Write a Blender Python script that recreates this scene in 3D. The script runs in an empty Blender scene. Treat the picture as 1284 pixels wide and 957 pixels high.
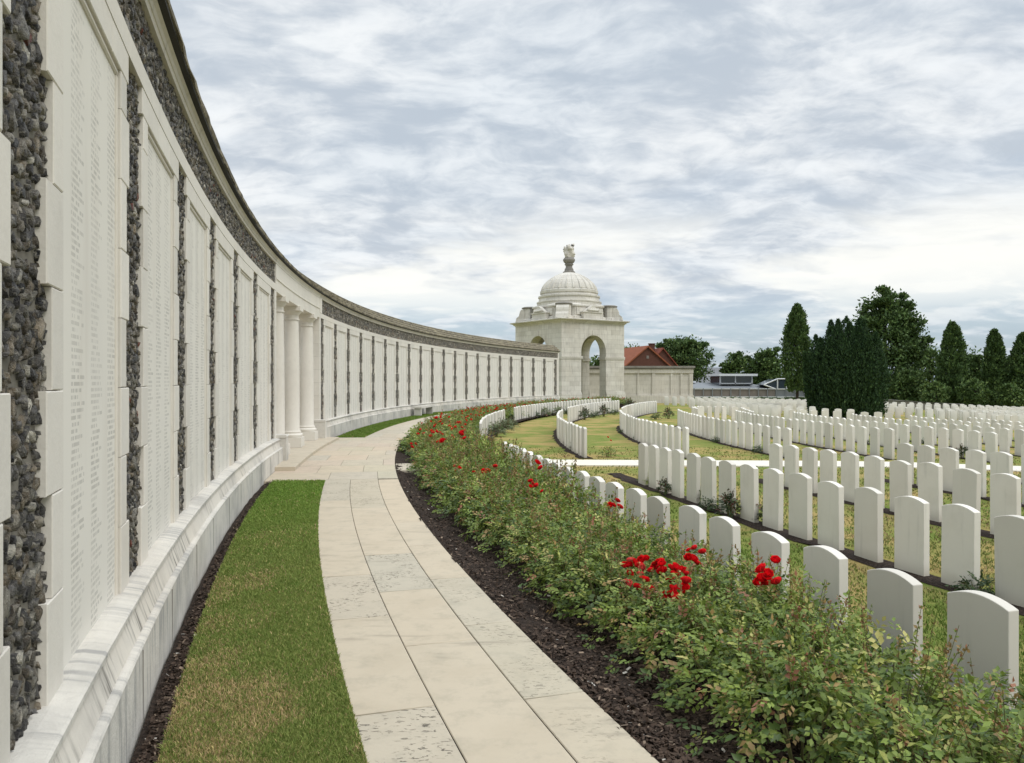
import bpy, math, random
import numpy as np
from math import sin, cos, pi, sqrt, asin, atan2, radians, hypot
random.seed(7); RNG = np.random.default_rng(7)
scene = bpy.context.scene
COL = scene.collection
F, CX, CY, EYE = 962.0, 642.0, 478.5, 1.6
CC = (68.2025, 26.1689); R = 73.64; BAY = 2.0703
TN, TF = -0.3010, -0.0653            # angle of a flint strip of the near and of the far run of wall

def P(r, th, z): return (CC[0] - r*cos(th), CC[1] + r*sin(th), z)
def W(u, d, z): return P(R - d, u/R, z)       # along the wall, out from its face, up
def th_of(px, r):
    k = (px - CX)/F; a = 1 + k*k; b = -2*(k*CC[0] + CC[1]); c = CC[0]**2 + CC[1]**2 - r*r
    Y = (-b + (sqrt(b*b - 4*a*c) if r > 73.05 else -sqrt(max(0, b*b - 4*a*c))))/(2*a)
    return asin((Y - CC[1])/r)
def th_y(Y, r): return asin((Y - CC[1])/r)
def clamp(v, a, b): return max(a, min(b, v))
def lawn_z(x, y):
    x = np.asarray(x, float); y = np.asarray(y, float)
    k = 0.030 - 0.019*np.clip((y - 58)/25, 0, 1)*np.clip((55 - x)/18, 0, 1)
    return -0.38 - 0.006*np.clip(y - 12, 0, 20) - k*np.clip(x - 9, 0, 50)
def bed_z(r):
    t = np.clip((71.35 - np.asarray(r, float))/1.9, 0, 1)
    return -0.012 - 0.36*t
def sm(a, b, x):
    t = np.clip((np.asarray(x, float) - a)/(b - a), 0, 1); return t*t*(3 - 2*t)

# ------------------------------------------------------------------ tagging
def tag(o, label=None, cat=None, group=None, kind=None):
    if label: o['label'] = label
    if cat: o['category'] = cat
    if group: o['group'] = group
    if kind: o['kind'] = kind
    return o
def empty(name, loc=(0, 0, 0), rz=0):
    o = bpy.data.objects.new(name, None); COL.objects.link(o)
    o.location = loc; o.rotation_euler = (0, 0, rz); o.empty_display_size = .2
    return o
UNITS = 'zeroth first second third fourth fifth sixth seventh eighth ninth tenth eleventh twelfth thirteenth fourteenth fifteenth sixteenth seventeenth eighteenth nineteenth'.split()
TENS = {2: ('twenty', 'twentieth'), 3: ('thirty', 'thirtieth'), 4: ('forty', 'fortieth'), 5: ('fifty', 'fiftieth'), 6: ('sixty', 'sixtieth'), 7: ('seventy', 'seventieth'), 8: ('eighty', 'eightieth'), 9: ('ninety', 'ninetieth')}
def ordinal(n):
    if n < 20: return UNITS[n]
    t, u = divmod(n, 10)
    return TENS[t][1] if u == 0 else TENS[t][0] + '-' + UNITS[u]

# ------------------------------------------------------------------ mesh helpers
def np_mesh(name, V, faces, mat, cols=None, smooth=False, parent=None, extra=None, link=True, uv=None):
    """faces: array (n,k) or list of such arrays."""
    if isinstance(faces, np.ndarray): faces = [faces]
    V = np.asarray(V, np.float32)
    me = bpy.data.meshes.new(name)
    me.vertices.add(len(V)); me.vertices.foreach_set('co', V.ravel())
    idx = np.concatenate([f.ravel() for f in faces]).astype(np.int32)
    tot = np.concatenate([np.full(len(f), f.shape[1], np.int32) for f in faces])
    st = np.concatenate([[0], np.cumsum(tot)[:-1]]).astype(np.int32)
    me.loops.add(len(idx)); me.loops.foreach_set('vertex_index', idx)
    me.polygons.add(len(tot)); me.polygons.foreach_set('loop_start', st)
    if smooth: me.polygons.foreach_set('use_smooth', np.ones(len(tot), bool))
    me.update(calc_edges=True)
    if cols is not None:
        a = me.color_attributes.new('Col', 'FLOAT_COLOR', 'POINT')
        c = np.ones((len(V), 4), np.float32); c[:, :3] = np.asarray(cols, np.float32)[:, :3]
        a.data.foreach_set('color', c.ravel())
    if extra:
        for k, v in extra.items():
            a = me.attributes.new(k, 'FLOAT', 'POINT'); a.data.foreach_set('value', np.asarray(v, np.float32))
    if uv is not None:
        l = me.uv_layers.new(name='UVMap'); l.data.foreach_set('uv', np.asarray(uv, np.float32)[idx].ravel())
    me.materials.append(mat)
    o = bpy.data.objects.new(name, me)
    if link: COL.objects.link(o)
    if parent: o.parent = parent
    return o

class MB:
    def __init__(s): s.v = []; s.f = []; s.c = []; s.x = []; s.uv = []; s.col = (1, 1, 1); s.ex = 0.0
    def add(s, vs, fs, uvs=None):
        n = len(s.v); s.v += [tuple(map(float, v)) for v in vs]
        s.f += [tuple(i + n for i in f) for f in fs]
        s.c += [s.col]*len(vs); s.x += [s.ex]*len(vs)
        s.uv += uvs if uvs else [(0, 0)]*len(vs)
    def box(s, x0, x1, y0, y1, z0, z1, m=None, ch=0.0):
        """box in a mapped frame; ch chamfers the face of larger y"""
        m = m or (lambda a, b, c: (a, b, c))
        if ch:
            q = [(x0, y0, z0), (x1, y0, z0), (x1, y0, z1), (x0, y0, z1), (x0, y1-ch, z0), (x1, y1-ch, z0), (x1, y1-ch, z1), (x0, y1-ch, z1),
                 (x0+ch, y1, z0+ch), (x1-ch, y1, z0+ch), (x1-ch, y1, z1-ch), (x0+ch, y1, z1-ch)]
            f = [(0, 1, 2, 3), (0, 4, 5, 1), (1, 5, 6, 2), (2, 6, 7, 3), (3, 7, 4, 0), (4, 8, 9, 5), (5, 9, 10, 6), (6, 10, 11, 7), (7, 11, 8, 4), (8, 11, 10, 9)]
        else:
            q = [(x0, y0, z0), (x1, y0, z0), (x1, y1, z0), (x0, y1, z0), (x0, y0, z1), (x1, y0, z1), (x1, y1, z1), (x0, y1, z1)]
            f = [(0, 3, 2, 1), (4, 5, 6, 7), (0, 1, 5, 4), (1, 2, 6, 5), (2, 3, 7, 6), (3, 0, 4, 7)]
        s.add([m(*p) for p in q], f)
    def tube(s, pts, rad, n=6, cap=True):
        pts = [np.array(p, float) for p in pts]; vs = []; k = len(pts)
        if not hasattr(rad, '__len__'): rad = [rad]*k
        for i, p in enumerate(pts):
            d = pts[min(i+1, k-1)] - pts[max(i-1, 0)]; d /= (np.linalg.norm(d) + 1e-9)
            a = np.cross(d, (0, 0, 1) if abs(d[2]) < .9 else (1, 0, 0)); a /= np.linalg.norm(a); b = np.cross(d, a)
            for j in range(n):
                t = 2*pi*j/n; vs.append(p + rad[i]*(cos(t)*a + sin(t)*b))
        fs = [(i*n+j, i*n+(j+1) % n, (i+1)*n+(j+1) % n, (i+1)*n+j) for i in range(k-1) for j in range(n)]
        if cap: fs += [tuple(range(n))[::-1], tuple((k-1)*n+j for j in range(n))]
        s.add(vs, fs)
    def lathe(s, prof, n=32, c=(0, 0), mod=None):
        vs = []
        for (r, z) in prof:
            for j in range(n):
                t = 2*pi*j/n; rr = r*(mod(t, z, r) if mod else 1)
                vs.append((c[0]+rr*cos(t), c[1]+rr*sin(t), z))
        k = len(prof)
        fs = [(i*n+j, i*n+(j+1) % n, (i+1)*n+(j+1) % n, (i+1)*n+j) for i in range(k-1) for j in range(n)]
        fs += [tuple(range(n))[::-1], tuple((k-1)*n+j for j in range(n))]
        s.add(vs, fs)
    def sweep(s, prof, t0, t1, n, close=True, jit=0.0):
        """profile of (out, up) points swept along the wall's arc"""
        vs = []; k = len(prof); uvs = []
        for i in range(n+1):
            th = t0 + (t1-t0)*i/n
            for (d, z) in prof:
                j = RNG.normal(0, jit) if jit else 0
                vs.append(P(R-d+j, th, z+j*.7)); uvs.append((th*R+40, z+.001))
        e = k if close else k-1
        fs = [(i*k+j, (i+1)*k+j, (i+1)*k+(j+1) % k, i*k+(j+1) % k) for i in range(n) for j in range(e)]
        if close: fs += [tuple(range(k)), tuple(n*k+j for j in range(k))[::-1]]
        s.add(vs, fs, uvs)
    def build(s, name, mat, parent=None, smooth=False, link=True, loc=None):
        me = bpy.data.meshes.new(name); me.from_pydata(s.v, [], s.f); me.update()
        import bmesh
        b = bmesh.new(); b.from_mesh(me); bmesh.ops.recalc_face_normals(b, faces=b.faces); b.to_mesh(me); b.free()
        a = me.color_attributes.new('Col', 'FLOAT_COLOR', 'POINT')
        c = np.ones((len(s.v), 4), np.float32); c[:, :3] = np.array(s.c, np.float32); a.data.foreach_set('color', c.ravel())
        if any(s.x):
            a = me.attributes.new('pit', 'FLOAT', 'POINT'); a.data.foreach_set('value', np.array(s.x, np.float32))
        if any(u != (0, 0) for u in s.uv):
            l = me.uv_layers.new(name='UVMap'); uv = np.array(s.uv, np.float32)
            li = np.zeros(len(me.loops), np.int32); me.loops.foreach_get('vertex_index', li); l.data.foreach_set('uv', uv[li].ravel())
        if smooth:
            me.polygons.foreach_set('use_smooth', np.ones(len(me.polygons), bool))
            if hasattr(me, 'set_sharp_from_angle'): me.set_sharp_from_angle(angle=radians(38))
        me.materials.append(mat)
        o = bpy.data.objects.new(name, me)
        if link: COL.objects.link(o)
        if parent: o.parent = parent
        return o

# ------------------------------------------------------------------ materials
class N:
    def __init__(s, name):
        s.m = bpy.data.materials.new(name); s.m.use_nodes = True; s.t = s.m.node_tree; s.t.nodes.clear()
        s.out = s.n('ShaderNodeOutputMaterial')
    def n(s, typ, **kw):
        x = s.t.nodes.new(typ)
        for k, v in kw.items():
            if k.startswith('i_'): x.inputs[k[2:].replace('_', ' ')].default_value = v
            else: setattr(x, k, v)
        return x
    def l(s, a, b): s.t.links.new(a, b)
    def put(s, sock, v):
        if hasattr(v, 'is_linked') or hasattr(v, 'links'): s.l(v, sock)
        else: sock.default_value = v
    def math(s, op, a, b=0.0, c=None):
        x = s.n('ShaderNodeMath', operation=op); s.put(x.inputs[0], a); s.put(x.inputs[1], b)
        if c is not None: s.put(x.inputs[2], c)
        return x.outputs[0]
    def mix(s, f, a, b, bt='MIX'):
        x = s.n('ShaderNodeMix', data_type='RGBA', blend_type=bt); s.put(x.inputs[0], f)
        for i, v in ((6, a), (7, b)):
            if isinstance(v, (tuple, list)): x.inputs[i].default_value = (*v[:3], 1)
            else: s.l(v, x.inputs[i])
        return x.outputs[2]
    def noise(s, vec, scale, detail=4, rough=.55, dist=0.0):
        x = s.n('ShaderNodeTexNoise'); x.inputs['Scale'].default_value = scale; x.inputs['Detail'].default_value = detail
        x.inputs['Roughness'].default_value = rough; x.inputs['Distortion'].default_value = dist
        if vec is not None: s.l(vec, x.inputs['Vector'])
        return x.outputs[0]
    def ramp(s, f, a, b):
        x = s.n('ShaderNodeMapRange', interpolation_type='SMOOTHSTEP'); s.put(x.inputs[0], f); x.inputs[1].default_value = a; x.inputs[2].default_value = b
        return x.outputs[0]
    def mapv(s, vec, scale):
        x = s.n('ShaderNodeMapping'); x.inputs['Scale'].default_value = scale; s.l(vec, x.inputs['Vector']); return x.outputs[0]
    def obj(s):
        tc = s.n('ShaderNodeTexCoord'); return tc.outputs['Object']
    def attr(s, name):
        return s.n('ShaderNodeAttribute', attribute_name=name)
    def bump(s, h, strength=.3, dist=.01):
        x = s.n('ShaderNodeBump'); x.inputs['Strength'].default_value = strength; x.inputs['Distance'].default_value = dist; s.l(h, x.inputs['Height']); return x.outputs[0]
    def pbr(s, col, rough=.8, normal=None, spec=.3, transl=None):
        b = s.n('ShaderNodeBsdfPrincipled'); s.put(b.inputs['Base Color'], (*col, 1) if isinstance(col, tuple) else col)
        s.put(b.inputs['Roughness'], rough); b.inputs['Specular IOR Level'].default_value = spec
        if normal is not None: s.l(normal, b.inputs['Normal'])
        sh = b.outputs[0]
        if transl:
            t = s.n('ShaderNodeBsdfTranslucent'); s.put(t.inputs[0], (*col, 1) if isinstance(col, tuple) else col)
            mx = s.n('ShaderNodeMixShader'); mx.inputs[0].default_value = transl; s.l(sh, mx.inputs[1]); s.l(t.outputs[0], mx.inputs[2]); sh = mx.outputs[0]
        s.l(sh, s.out.inputs[0]); return s.m

def stone_mat(name, base, stain=(.42, .40, .36), amt=.35, streak=0.0, streak_col=(.16, .15, .13), vc=True, fine=1.0, rough=.85, scale=1.0, sfreq=(9, 9, .9), sthr=(.47, .66, .34, .58), courses=0, uvs=False):
    k = N(name); o = k.obj()
    c = base
    a = k.noise(o, 1.3*scale, 5, .6); a = k.ramp(a, .42, .75)
    c1 = k.mix(k.math('MULTIPLY', a, amt), base, stain)
    b = k.noise(o, 14*scale, 5, .65); c1 = k.mix(k.math('MULTIPLY', k.ramp(b, .45, .8), .22*fine), c1, tuple(x*.72 for x in base))
    w = k.noise(o, .6*scale, 2); c1 = k.mix(k.math('MULTIPLY', k.ramp(w, .5, .7), .25), c1, (base[0]*1.0, base[1]*.93, base[2]*.84))
    if streak:
        g = k.noise(k.mapv(k.n('ShaderNodeTexCoord').outputs['UV'] if uvs else o, sfreq), 1.0, 4, .6); g2 = k.noise(o, 1.6, 3)
        s_ = k.math('MULTIPLY', k.ramp(g, sthr[0], sthr[1]), k.ramp(g2, sthr[2], sthr[3]))
        c1 = k.mix(k.math('MULTIPLY', s_, streak), c1, streak_col)
    if courses:
        sp = k.n('ShaderNodeSeparateXYZ'); k.l(o, sp.inputs[0]); cv = k.n('ShaderNodeCombineXYZ'); k.l(k.math('ADD', sp.outputs[0], sp.outputs[1]), cv.inputs[0]); k.l(sp.outputs[2], cv.inputs[1])
        bt = k.n('ShaderNodeTexBrick'); k.l(cv.outputs[0], bt.inputs['Vector']); bt.inputs['Scale'].default_value = 1; bt.inputs['Brick Width'].default_value = 1.05; bt.inputs['Row Height'].default_value = .42; bt.inputs['Mortar Size'].default_value = .012
        bt.inputs['Color1'].default_value = (1, 1, 1, 1); bt.inputs['Color2'].default_value = (.80, .79, .77, 1); bt.inputs['Mortar'].default_value = (.62, .60, .57, 1)
        c1 = k.mix(courses, c1, bt.outputs[0], 'MULTIPLY')
    if vc: c1 = k.mix(1.0, c1, k.attr('Col').outputs['Color'], 'MULTIPLY')
    h = k.noise(o, 60, 4, .6); h2 = k.noise(o, 9, 3)
    nb = k.bump(k.math('ADD', h, k.math('MULTIPLY', h2, 1.5)), .25*fine, .006)
    return k.pbr(c1, rough, nb, .25)

M = {}
ST = (.69, .655, .59)
M['stone'] = stone_mat('portland_stone', ST, amt=.25)
M['band'] = stone_mat('band_stone', (.60, .56, .49), amt=.35, streak=.25)
M['plinth'] = stone_mat('plinth_stone', (.64, .61, .55), (.37, .355, .325), .95, streak=.75, streak_col=(.29, .285, .275), fine=2.2, sfreq=(16, 1.6, 1), uvs=True)
M['letter'] = stone_mat('stained_course', (.64, .60, .53), (.36, .34, .31), .75, streak=.9, streak_col=(.10, .092, .08), sfreq=(20, 2.2, 1), sthr=(.46, .68, .36, .60), uvs=True)
M['pav'] = stone_mat('weathered_stone', (.66, .63, .57), (.42, .40, .36), .5, streak=.4, streak_col=(.32, .30, .27), scale=.45, courses=.75)
M['farwall'] = stone_mat('far_wall_stone', (.64, .605, .54), (.43, .40, .345), .5, streak=.3, streak_col=(.3, .28, .24), scale=.4, courses=.5)
M['darkcap'] = stone_mat('dark_stone', (.25, .235, .21), (.12, .11, .10), .6)
M['drip'] = stone_mat('black_lichen_stone', (.045, .042, .038), (.02, .02, .02), .6)
M['bedding'] = stone_mat('sand_bedding', (.36, .325, .265), (.25, .22, .18), .5)
M['mortar'] = stone_mat('mortar', (.19, .175, .145), (.09, .085, .07), .8)

def tablet_mat():
    k = N('name_tablet'); tc = k.n('ShaderNodeTexCoord'); sep = k.n('ShaderNodeSeparateXYZ'); k.l(tc.outputs['UV'], sep.inputs[0])
    u, v = sep.outputs[0], sep.outputs[1]; o = tc.outputs['Object']
    row = k.math('FLOOR', k.math('DIVIDE', v, .027)); fr = k.math('FRACT', k.math('DIVIDE', v, .027))
    rowm = k.math('MULTIPLY', k.math('GREATER_THAN', fr, .22), k.math('LESS_THAN', fr, .80))
    ci = k.math('FLOOR', k.math('DIVIDE', u, .37)); cf = k.math('FRACT', k.math('DIVIDE', u, .37))
    def wn(a, b):
        x = k.n('ShaderNodeCombineXYZ'); k.put(x.inputs[0], a); k.put(x.inputs[1], b)
        w = k.n('ShaderNodeTexWhiteNoise', noise_dimensions='2D'); k.l(x.outputs[0], w.inputs['Vector']); return w.outputs[0]
    ln = k.math('MULTIPLY_ADD', wn(row, ci), .38, .36)
    colm = k.math('MULTIPLY', k.math('GREATER_THAN', cf, .08), k.math('LESS_THAN', cf, ln))
    let = k.math('FLOOR', k.math('DIVIDE', u, .0085)); lf = k.math('FRACT', k.math('DIVIDE', u, .0085))
    letm = k.math('MULTIPLY', k.math('GREATER_THAN', wn(let, row), .30), k.math('GREATER_THAN', lf, .25))
    m = k.math('MULTIPLY', k.math('MULTIPLY', rowm, colm), letm)
    a = k.ramp(k.noise(o, 1.2, 4), .4, .7)
    c = k.mix(k.math('MULTIPLY', a, .35), (.71, .68, .615), (.63, .605, .555))
    st = k.ramp(k.noise(k.mapv(o, (6, 6, .7)), 1, 3), .5, .75); c = k.mix(k.math('MULTIPLY', st, .3), c, (.56, .51, .44))
    fade = k.math('MULTIPLY_ADD', k.ramp(k.noise(o, 1.7, 3), .35, .65), .30, .30)
    c = k.mix(k.math('MULTIPLY', m, fade), c, (.27, .255, .23))
    nb = k.bump(k.math('SUBTRACT', k.math('MULTIPLY', k.noise(o, 50, 3), .15), m), .18, .003)
    return k.pbr(c, .85, nb, .2)
M['tablet'] = tablet_mat()

def vc_mat(name, rough=.6, spec=.3, transl=None, nscale=0, namt=.3, bump=0.0):
    k = N(name); c = k.attr('Col').outputs['Color']; nb = None
    if nscale:
        n = k.noise(k.obj(), nscale, 4); c = k.mix(k.math('MULTIPLY', k.ramp(n, .4, .7), namt), c, (.05, .045, .035))
        if bump: nb = k.bump(n, bump, .01)
    return k.pbr(c, rough, nb, spec, transl)
def flint_mat():
    k = N('knapped_flint'); o = k.obj(); c = k.attr('Col').outputs['Color']
    a = k.noise(o, 36, 6, .72, .8); b = k.noise(o, 90, 4, .7)
    c = k.mix(k.math('MULTIPLY', k.ramp(a, .53, .63), .8), c, (.46, .425, .35)); c = k.mix(k.math('MULTIPLY', k.ramp(a, .46, .34), .85), c, (.03, .028, .026))
    c = k.mix(k.math('MULTIPLY', k.ramp(b, .5, .7), .4), c, (.05, .05, .052))
    return k.pbr(c, .5, k.bump(k.math('ADD', a, b), 1.0, .03), .45)
M['flint'] = flint_mat()
M['leaf'] = vc_mat('rose_leaf', .45, .4, .30)
M['tree_leaf'] = vc_mat('tree_leaf', .65, .25, .15)
M['petal'] = vc_mat('rose_petal', .55, .2, .25)
M['grass_blade'] = vc_mat('grass_blade', .75, .15, .25)
M['mulch'] = vc_mat('bark_chip', .85, .15)

def soil_mat():
    k = N('soil'); o = k.obj()
    n = k.noise(o, 38, 6, .7); n2 = k.noise(o, 3, 3)
    v = k.n('ShaderNodeTexVoronoi'); v.inputs['Scale'].default_value = 55; k.l(o, v.inputs['Vector'])
    c = k.mix(k.ramp(n, .35, .75), (.018, .013, .010), (.085, .060, .045)); c = k.mix(k.math('MULTIPLY', k.ramp(n2, .4, .7), .5), c, (.05, .037, .03))
    return k.pbr(c, .95, k.bump(k.math('ADD', n, v.outputs[0]), 1.0, .02), .15)
M['soil'] = soil_mat()
def lawn_mat():
    k = N('mown_lawn'); o = k.obj()
    a = k.noise(o, .55, 5, .6, .4); b = k.noise(o, 2.3, 5, .65); d = k.noise(k.mapv(o, (1, 1, 1)), 70, 4, .7); e = k.noise(o, 18, 4, .6)
    c = k.mix(k.ramp(b, .35, .68), (.15, .205, .04), (.25, .245, .07))
    c = k.mix(k.math('MULTIPLY', k.ramp(a, .43, .62), .9), c, (.40, .285, .115))
    c = k.mix(k.math('MULTIPLY', k.ramp(e, .5, .75), .35), c, (.27, .235, .09))
    c = k.mix(k.math('MULTIPLY', k.ramp(d, .45, .7), .5), c, (.06, .10, .02))
    return k.pbr(c, .95, k.bump(d, .8, .02), .1)
M['lawn'] = lawn_mat()
def turf_mat():
    k = N('green_turf'); o = k.obj()
    d = k.noise(o, 80, 4, .7); b = k.noise(o, 2.0, 4)
    c = k.mix(k.ramp(b, .35, .65), (.075, .16, .02), (.13, .18, .035)); c = k.mix(k.math('MULTIPLY', k.ramp(d, .45, .7), .6), c, (.02, .035, .008))
    return k.pbr(c, .95, k.bump(d, .8, .02), .1)
M['turf'] = turf_mat()
def paving_mat():
    k = N('limestone_paving'); o = k.obj(); at = k.attr('Col').outputs['Color']; pit = k.attr('pit').outputs['Fac']
    n = k.noise(o, 2.2, 5, .6, .3); c = k.mix(k.math('MULTIPLY', k.ramp(n, .4, .72), .35), (.515, .45, .35), (.41, .35, .26))
    n2 = k.noise(o, 25, 5, .65); c = k.mix(k.math('MULTIPLY', k.ramp(n2, .5, .75), .18), c, (.40, .36, .30))
    s3 = k.noise(o, 5.5, 6, .7); c = k.mix(k.math('MULTIPLY', k.ramp(s3, .46, .70), .5), c, (.36, .325, .255))
    c = k.mix(k.math('MULTIPLY', pit, .35), c, (.45, .425, .35))
    c = k.mix(1.0, c, at, 'MULTIPLY')
    w = k.mapv(o, (24, 52, 1)); p = k.noise(w, 1, 3, .6, .6); pl = k.noise(o, 3.2, 4)
    pm = k.math('MULTIPLY', k.math('MULTIPLY', k.ramp(p, .575, .62), k.ramp(pl, .43, .56)), pit)
    c = k.mix(k.math('MULTIPLY', pm, .85), c, (.07, .062, .05))
    s1 = k.noise(k.mapv(o, (1.6, 9, 1)), 1, 4); s2 = k.noise(o, .8, 2)
    c = k.mix(k.math('MULTIPLY', k.math('MULTIPLY', k.ramp(s1, .54, .72), k.ramp(s2, .44, .62)), .5), c, (.22, .19, .15))
    h = k.math('SUBTRACT', k.math('MULTIPLY', n2, .4), pm)
    return k.pbr(c, .8, k.bump(h, .5, .008), .3)
M['paving'] = paving_mat()
def roof_mat():
    k = N('stone_slate_roof'); o = k.obj()
    n = k.noise(o, 5, 5, .65); n2 = k.noise(o, 30, 4)
    c = k.mix(k.ramp(n, .35, .7), (.13, .115, .085), (.32, .28, .20)); c = k.mix(k.math('MULTIPLY', k.ramp(n2, .5, .75), .5), c, (.05, .05, .03))
    n3 = k.noise(o, 1.5, 3); c = k.mix(k.math('MULTIPLY', k.ramp(n3, .5, .7), .5), c, (.34, .30, .20))
    return k.pbr(c, .95, k.bump(k.math('ADD', n, n2), .9, .03), .15)
M['roof'] = roof_mat()
def headstone_mat():
    k = N('headstone'); tc = k.n('ShaderNodeTexCoord'); oi = k.n('ShaderNodeObjectInfo'); o0 = tc.outputs['Object']
    ad = k.n('ShaderNodeVectorMath', operation='MULTIPLY_ADD'); k.l(oi.outputs['Random'], ad.inputs[0]); ad.inputs[1].default_value = (37, 53, 71); k.l(o0, ad.inputs[2]); o = ad.outputs[0]
    sep = k.n('ShaderNodeSeparateXYZ'); k.l(o0, sep.inputs[0]); z = sep.outputs[2]
    n = k.noise(o, 3.0, 5, .6); n2 = k.noise(o, 22, 4)
    c = k.mix(k.math('MULTIPLY', k.ramp(n, .4, .75), .55), (.72, .685, .615), (.61, .575, .505))
    c = k.mix(k.math('MULTIPLY', k.ramp(oi.outputs['Random'], .35, 1.0), .75), c, (.53, .50, .44))
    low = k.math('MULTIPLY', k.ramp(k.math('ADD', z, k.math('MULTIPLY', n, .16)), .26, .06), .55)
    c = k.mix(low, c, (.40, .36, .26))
    st = k.ramp(k.noise(k.mapv(o, (14, 14, 1.4)), 1, 3), .55, .8); c = k.mix(k.math('MULTIPLY', st, .32), c, (.40, .385, .34))
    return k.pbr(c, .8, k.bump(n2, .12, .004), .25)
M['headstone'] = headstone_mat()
def simple(name, c, rough=.7, spec=.3, var=.3, sc=6.0):
    k = N(name); o = k.obj(); n = k.noise(o, sc, 4)
    return k.pbr(k.mix(k.math('MULTIPLY', k.ramp(n, .35, .7), var), c, tuple(x*.55 for x in c)), rough, None, spec)
M['stem'] = simple('rose_stem', (.15, .15, .06), .7)
M['bark'] = simple('bark', (.05, .042, .034), .9)
M['brick'] = simple('brown_brick', (.105, .048, .036), .9, .2, .3, 3)
M['tile'] = simple('orange_tile', (.25, .085, .045), .85, .2, .35, 2)
M['redtile'] = simple('red_tile', (.19, .055, .036), .85, .2, .35, 2)
M['metal'] = simple('grey_metal', (.20, .215, .23), .45, .5, .2)
M['whitemetal'] = simple('white_frame', (.62, .64, .66), .5, .4, .1)
M['glass'] = simple('dark_glass', (.035, .05, .065), .1, .8, .2)
M['timber'] = simple('grey_timber', (.21, .185, .165), .8, .2, .4, 1.5)
M['grey_roof'] = simple('grey_slate_roof', (.20, .205, .215), .85, .2, .3, 1)
M['lawn_path'] = stone_mat('lawn_path_stone', (.70, .66, .57), (.55, .50, .42), .4, vc=False)

# ------------------------------------------------------------------ ground and paths
def polar_sheet(name, r0, r1, t0, t1, nr, nt, zf, mat, kind='structure', jit=0.0, edge=0.0):
    rs = np.linspace(r0, r1, nr+1); ts = np.linspace(t0, t1, nt+1)
    RR, TT = np.meshgrid(rs, ts)
    if edge:
        wv = sum(np.sin(TT*R*f + p)*a for f, p, a in ((3.1, 0, .5), (7.3, 1, .3), (17., 2, .25), (31, 4, .2)))*edge
        RR = RR + wv*np.where((RR == rs[0]) | (RR == rs[-1]), 1, 0)
    Z = zf(RR, TT) + (RNG.normal(0, jit, RR.shape) if jit else 0)
    V = np.stack([CC[0]-RR*np.cos(TT), CC[1]+RR*np.sin(TT), Z], -1).reshape(-1, 3)
    i = np.arange(nt)[:, None]*(nr+1) + np.arange(nr)[None, :]
    Fq = np.stack([i, i+1, i+nr+2, i+nr+1], -1).reshape(-1, 4)
    o = np_mesh(name, V, Fq[:, ::-1].copy(), mat, smooth=True)
    if kind: o['kind'] = kind
    return o

T0, T1 = th_y(-4, 71), 0.60
xs = np.unique(np.concatenate([np.linspace(-12, 90, 103), [-3000, -1200, -400, -150, -60, -30, 110, 150, 220, 400, 900, 1800, 3500]]))
ys = np.unique(np.concatenate([np.linspace(-8, 110, 119), [-600, -200, -60, -25, 125, 150, 200, 300, 600, 1200, 2500, 4500]]))
XX, YY = np.meshgrid(xs, ys)
V = np.stack([XX, YY, lawn_z(XX, YY)], -1).reshape(-1, 3); nx = len(xs)
i = (np.arange(len(ys)-1)[:, None]*nx + np.arange(nx-1)[None, :])
np_mesh('ground', V, np.stack([i, i+1, i+nx+1, i+nx], -1).reshape(-1, 4), M['lawn'], smooth=True)['kind'] = 'structure'

TA, TB = th_y(12.45, 72.95), th_y(21.9, 73.0)            # the paved forecourt of the portico
PL, J1, J2, PR, GL = 72.54, 72.14, 71.70, 71.37, 73.36
polar_sheet('soil_strip', GL-.05, R-.15, T0, T1, 4, 300, lambda r, t: -0.03+0*r, M['soil'], jit=.006)
polar_sheet('grass_verge', PL-.004, GL, T0, TA, 8, 120, lambda r, t: -0.004+0*r, M['turf'], edge=.008)
polar_sheet('grass_verge', PL-.004, GL, TB, T1, 8, 200, lambda r, t: -0.004+0*r, M['turf'], edge=.008)
polar_sheet('rose_bed_soil', 68.85, PR+.02, T0, T1, 24, 500, lambda r, t: bed_z(r) + .006*np.sin(r*23+t*900), M['soil'], jit=.010, edge=.01)
polar_sheet('path_bedding', PR+.006, PL-.006, T0, T1, 2, 300, lambda r, t: -0.0055+0*r, M['bedding'])
polar_sheet('forecourt_bedding', PL-.02, R-.1, TA, TB, 4, 40, lambda r, t: -0.0065+0*r, M['bedding'])

pv = MB()
def slab(r0, r1, t0, t1, pit=0.0, z=0.0, tint=None, gap=.0022):
    tn = tint if tint is not None else (random.uniform(.93, 1.06),)*3
    w = random.uniform(-.02, .02); pv.col = (clamp(tn[0]+w, .8, 1.1), tn[1], clamp(tn[2]-w, .8, 1.1)); pv.ex = pit
    n = max(1, int((t1-t0)*R/.5)); g = gap/R; jz = random.uniform(-.0015, .0015)
    a, b = min(r0, r1)+gap, max(r0, r1)-gap; ch = .004
    vs = []
    for i in range(n+1):
        t = t0+g + (t1-t0-2*g)*i/n; tc = t + (ch/R if i == 0 else -ch/R if i == n else 0)
        vs += [P(a, t, z-.06), P(a, t, z-ch+jz), P(a+ch, tc, z+jz), P(b-ch, tc, z+jz), P(b, t, z-ch+jz), P(b, t, z-.06)]
    fs = [(i*6+j, i*6+6+j, i*6+7+j, i*6+1+j) for i in range(n) for j in range(5)] + [(0, 1, 2, 3, 4, 5), tuple(n*6+j for j in range(5, -1, -1))]
    pv.add(vs, fs)
def yy(py): return EYE*F/(py-CY)
PINK = (1.01, .99, .96)
def course(r0, r1, cuts, pits, tints=None):
    rm = (r0+r1)/2
    for k in range(len(cuts)-1):
        slab(r0, r1, th_y(cuts[k], rm), th_y(cuts[k+1], rm), pits[k], tint=tints[k] if tints else None)
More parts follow.
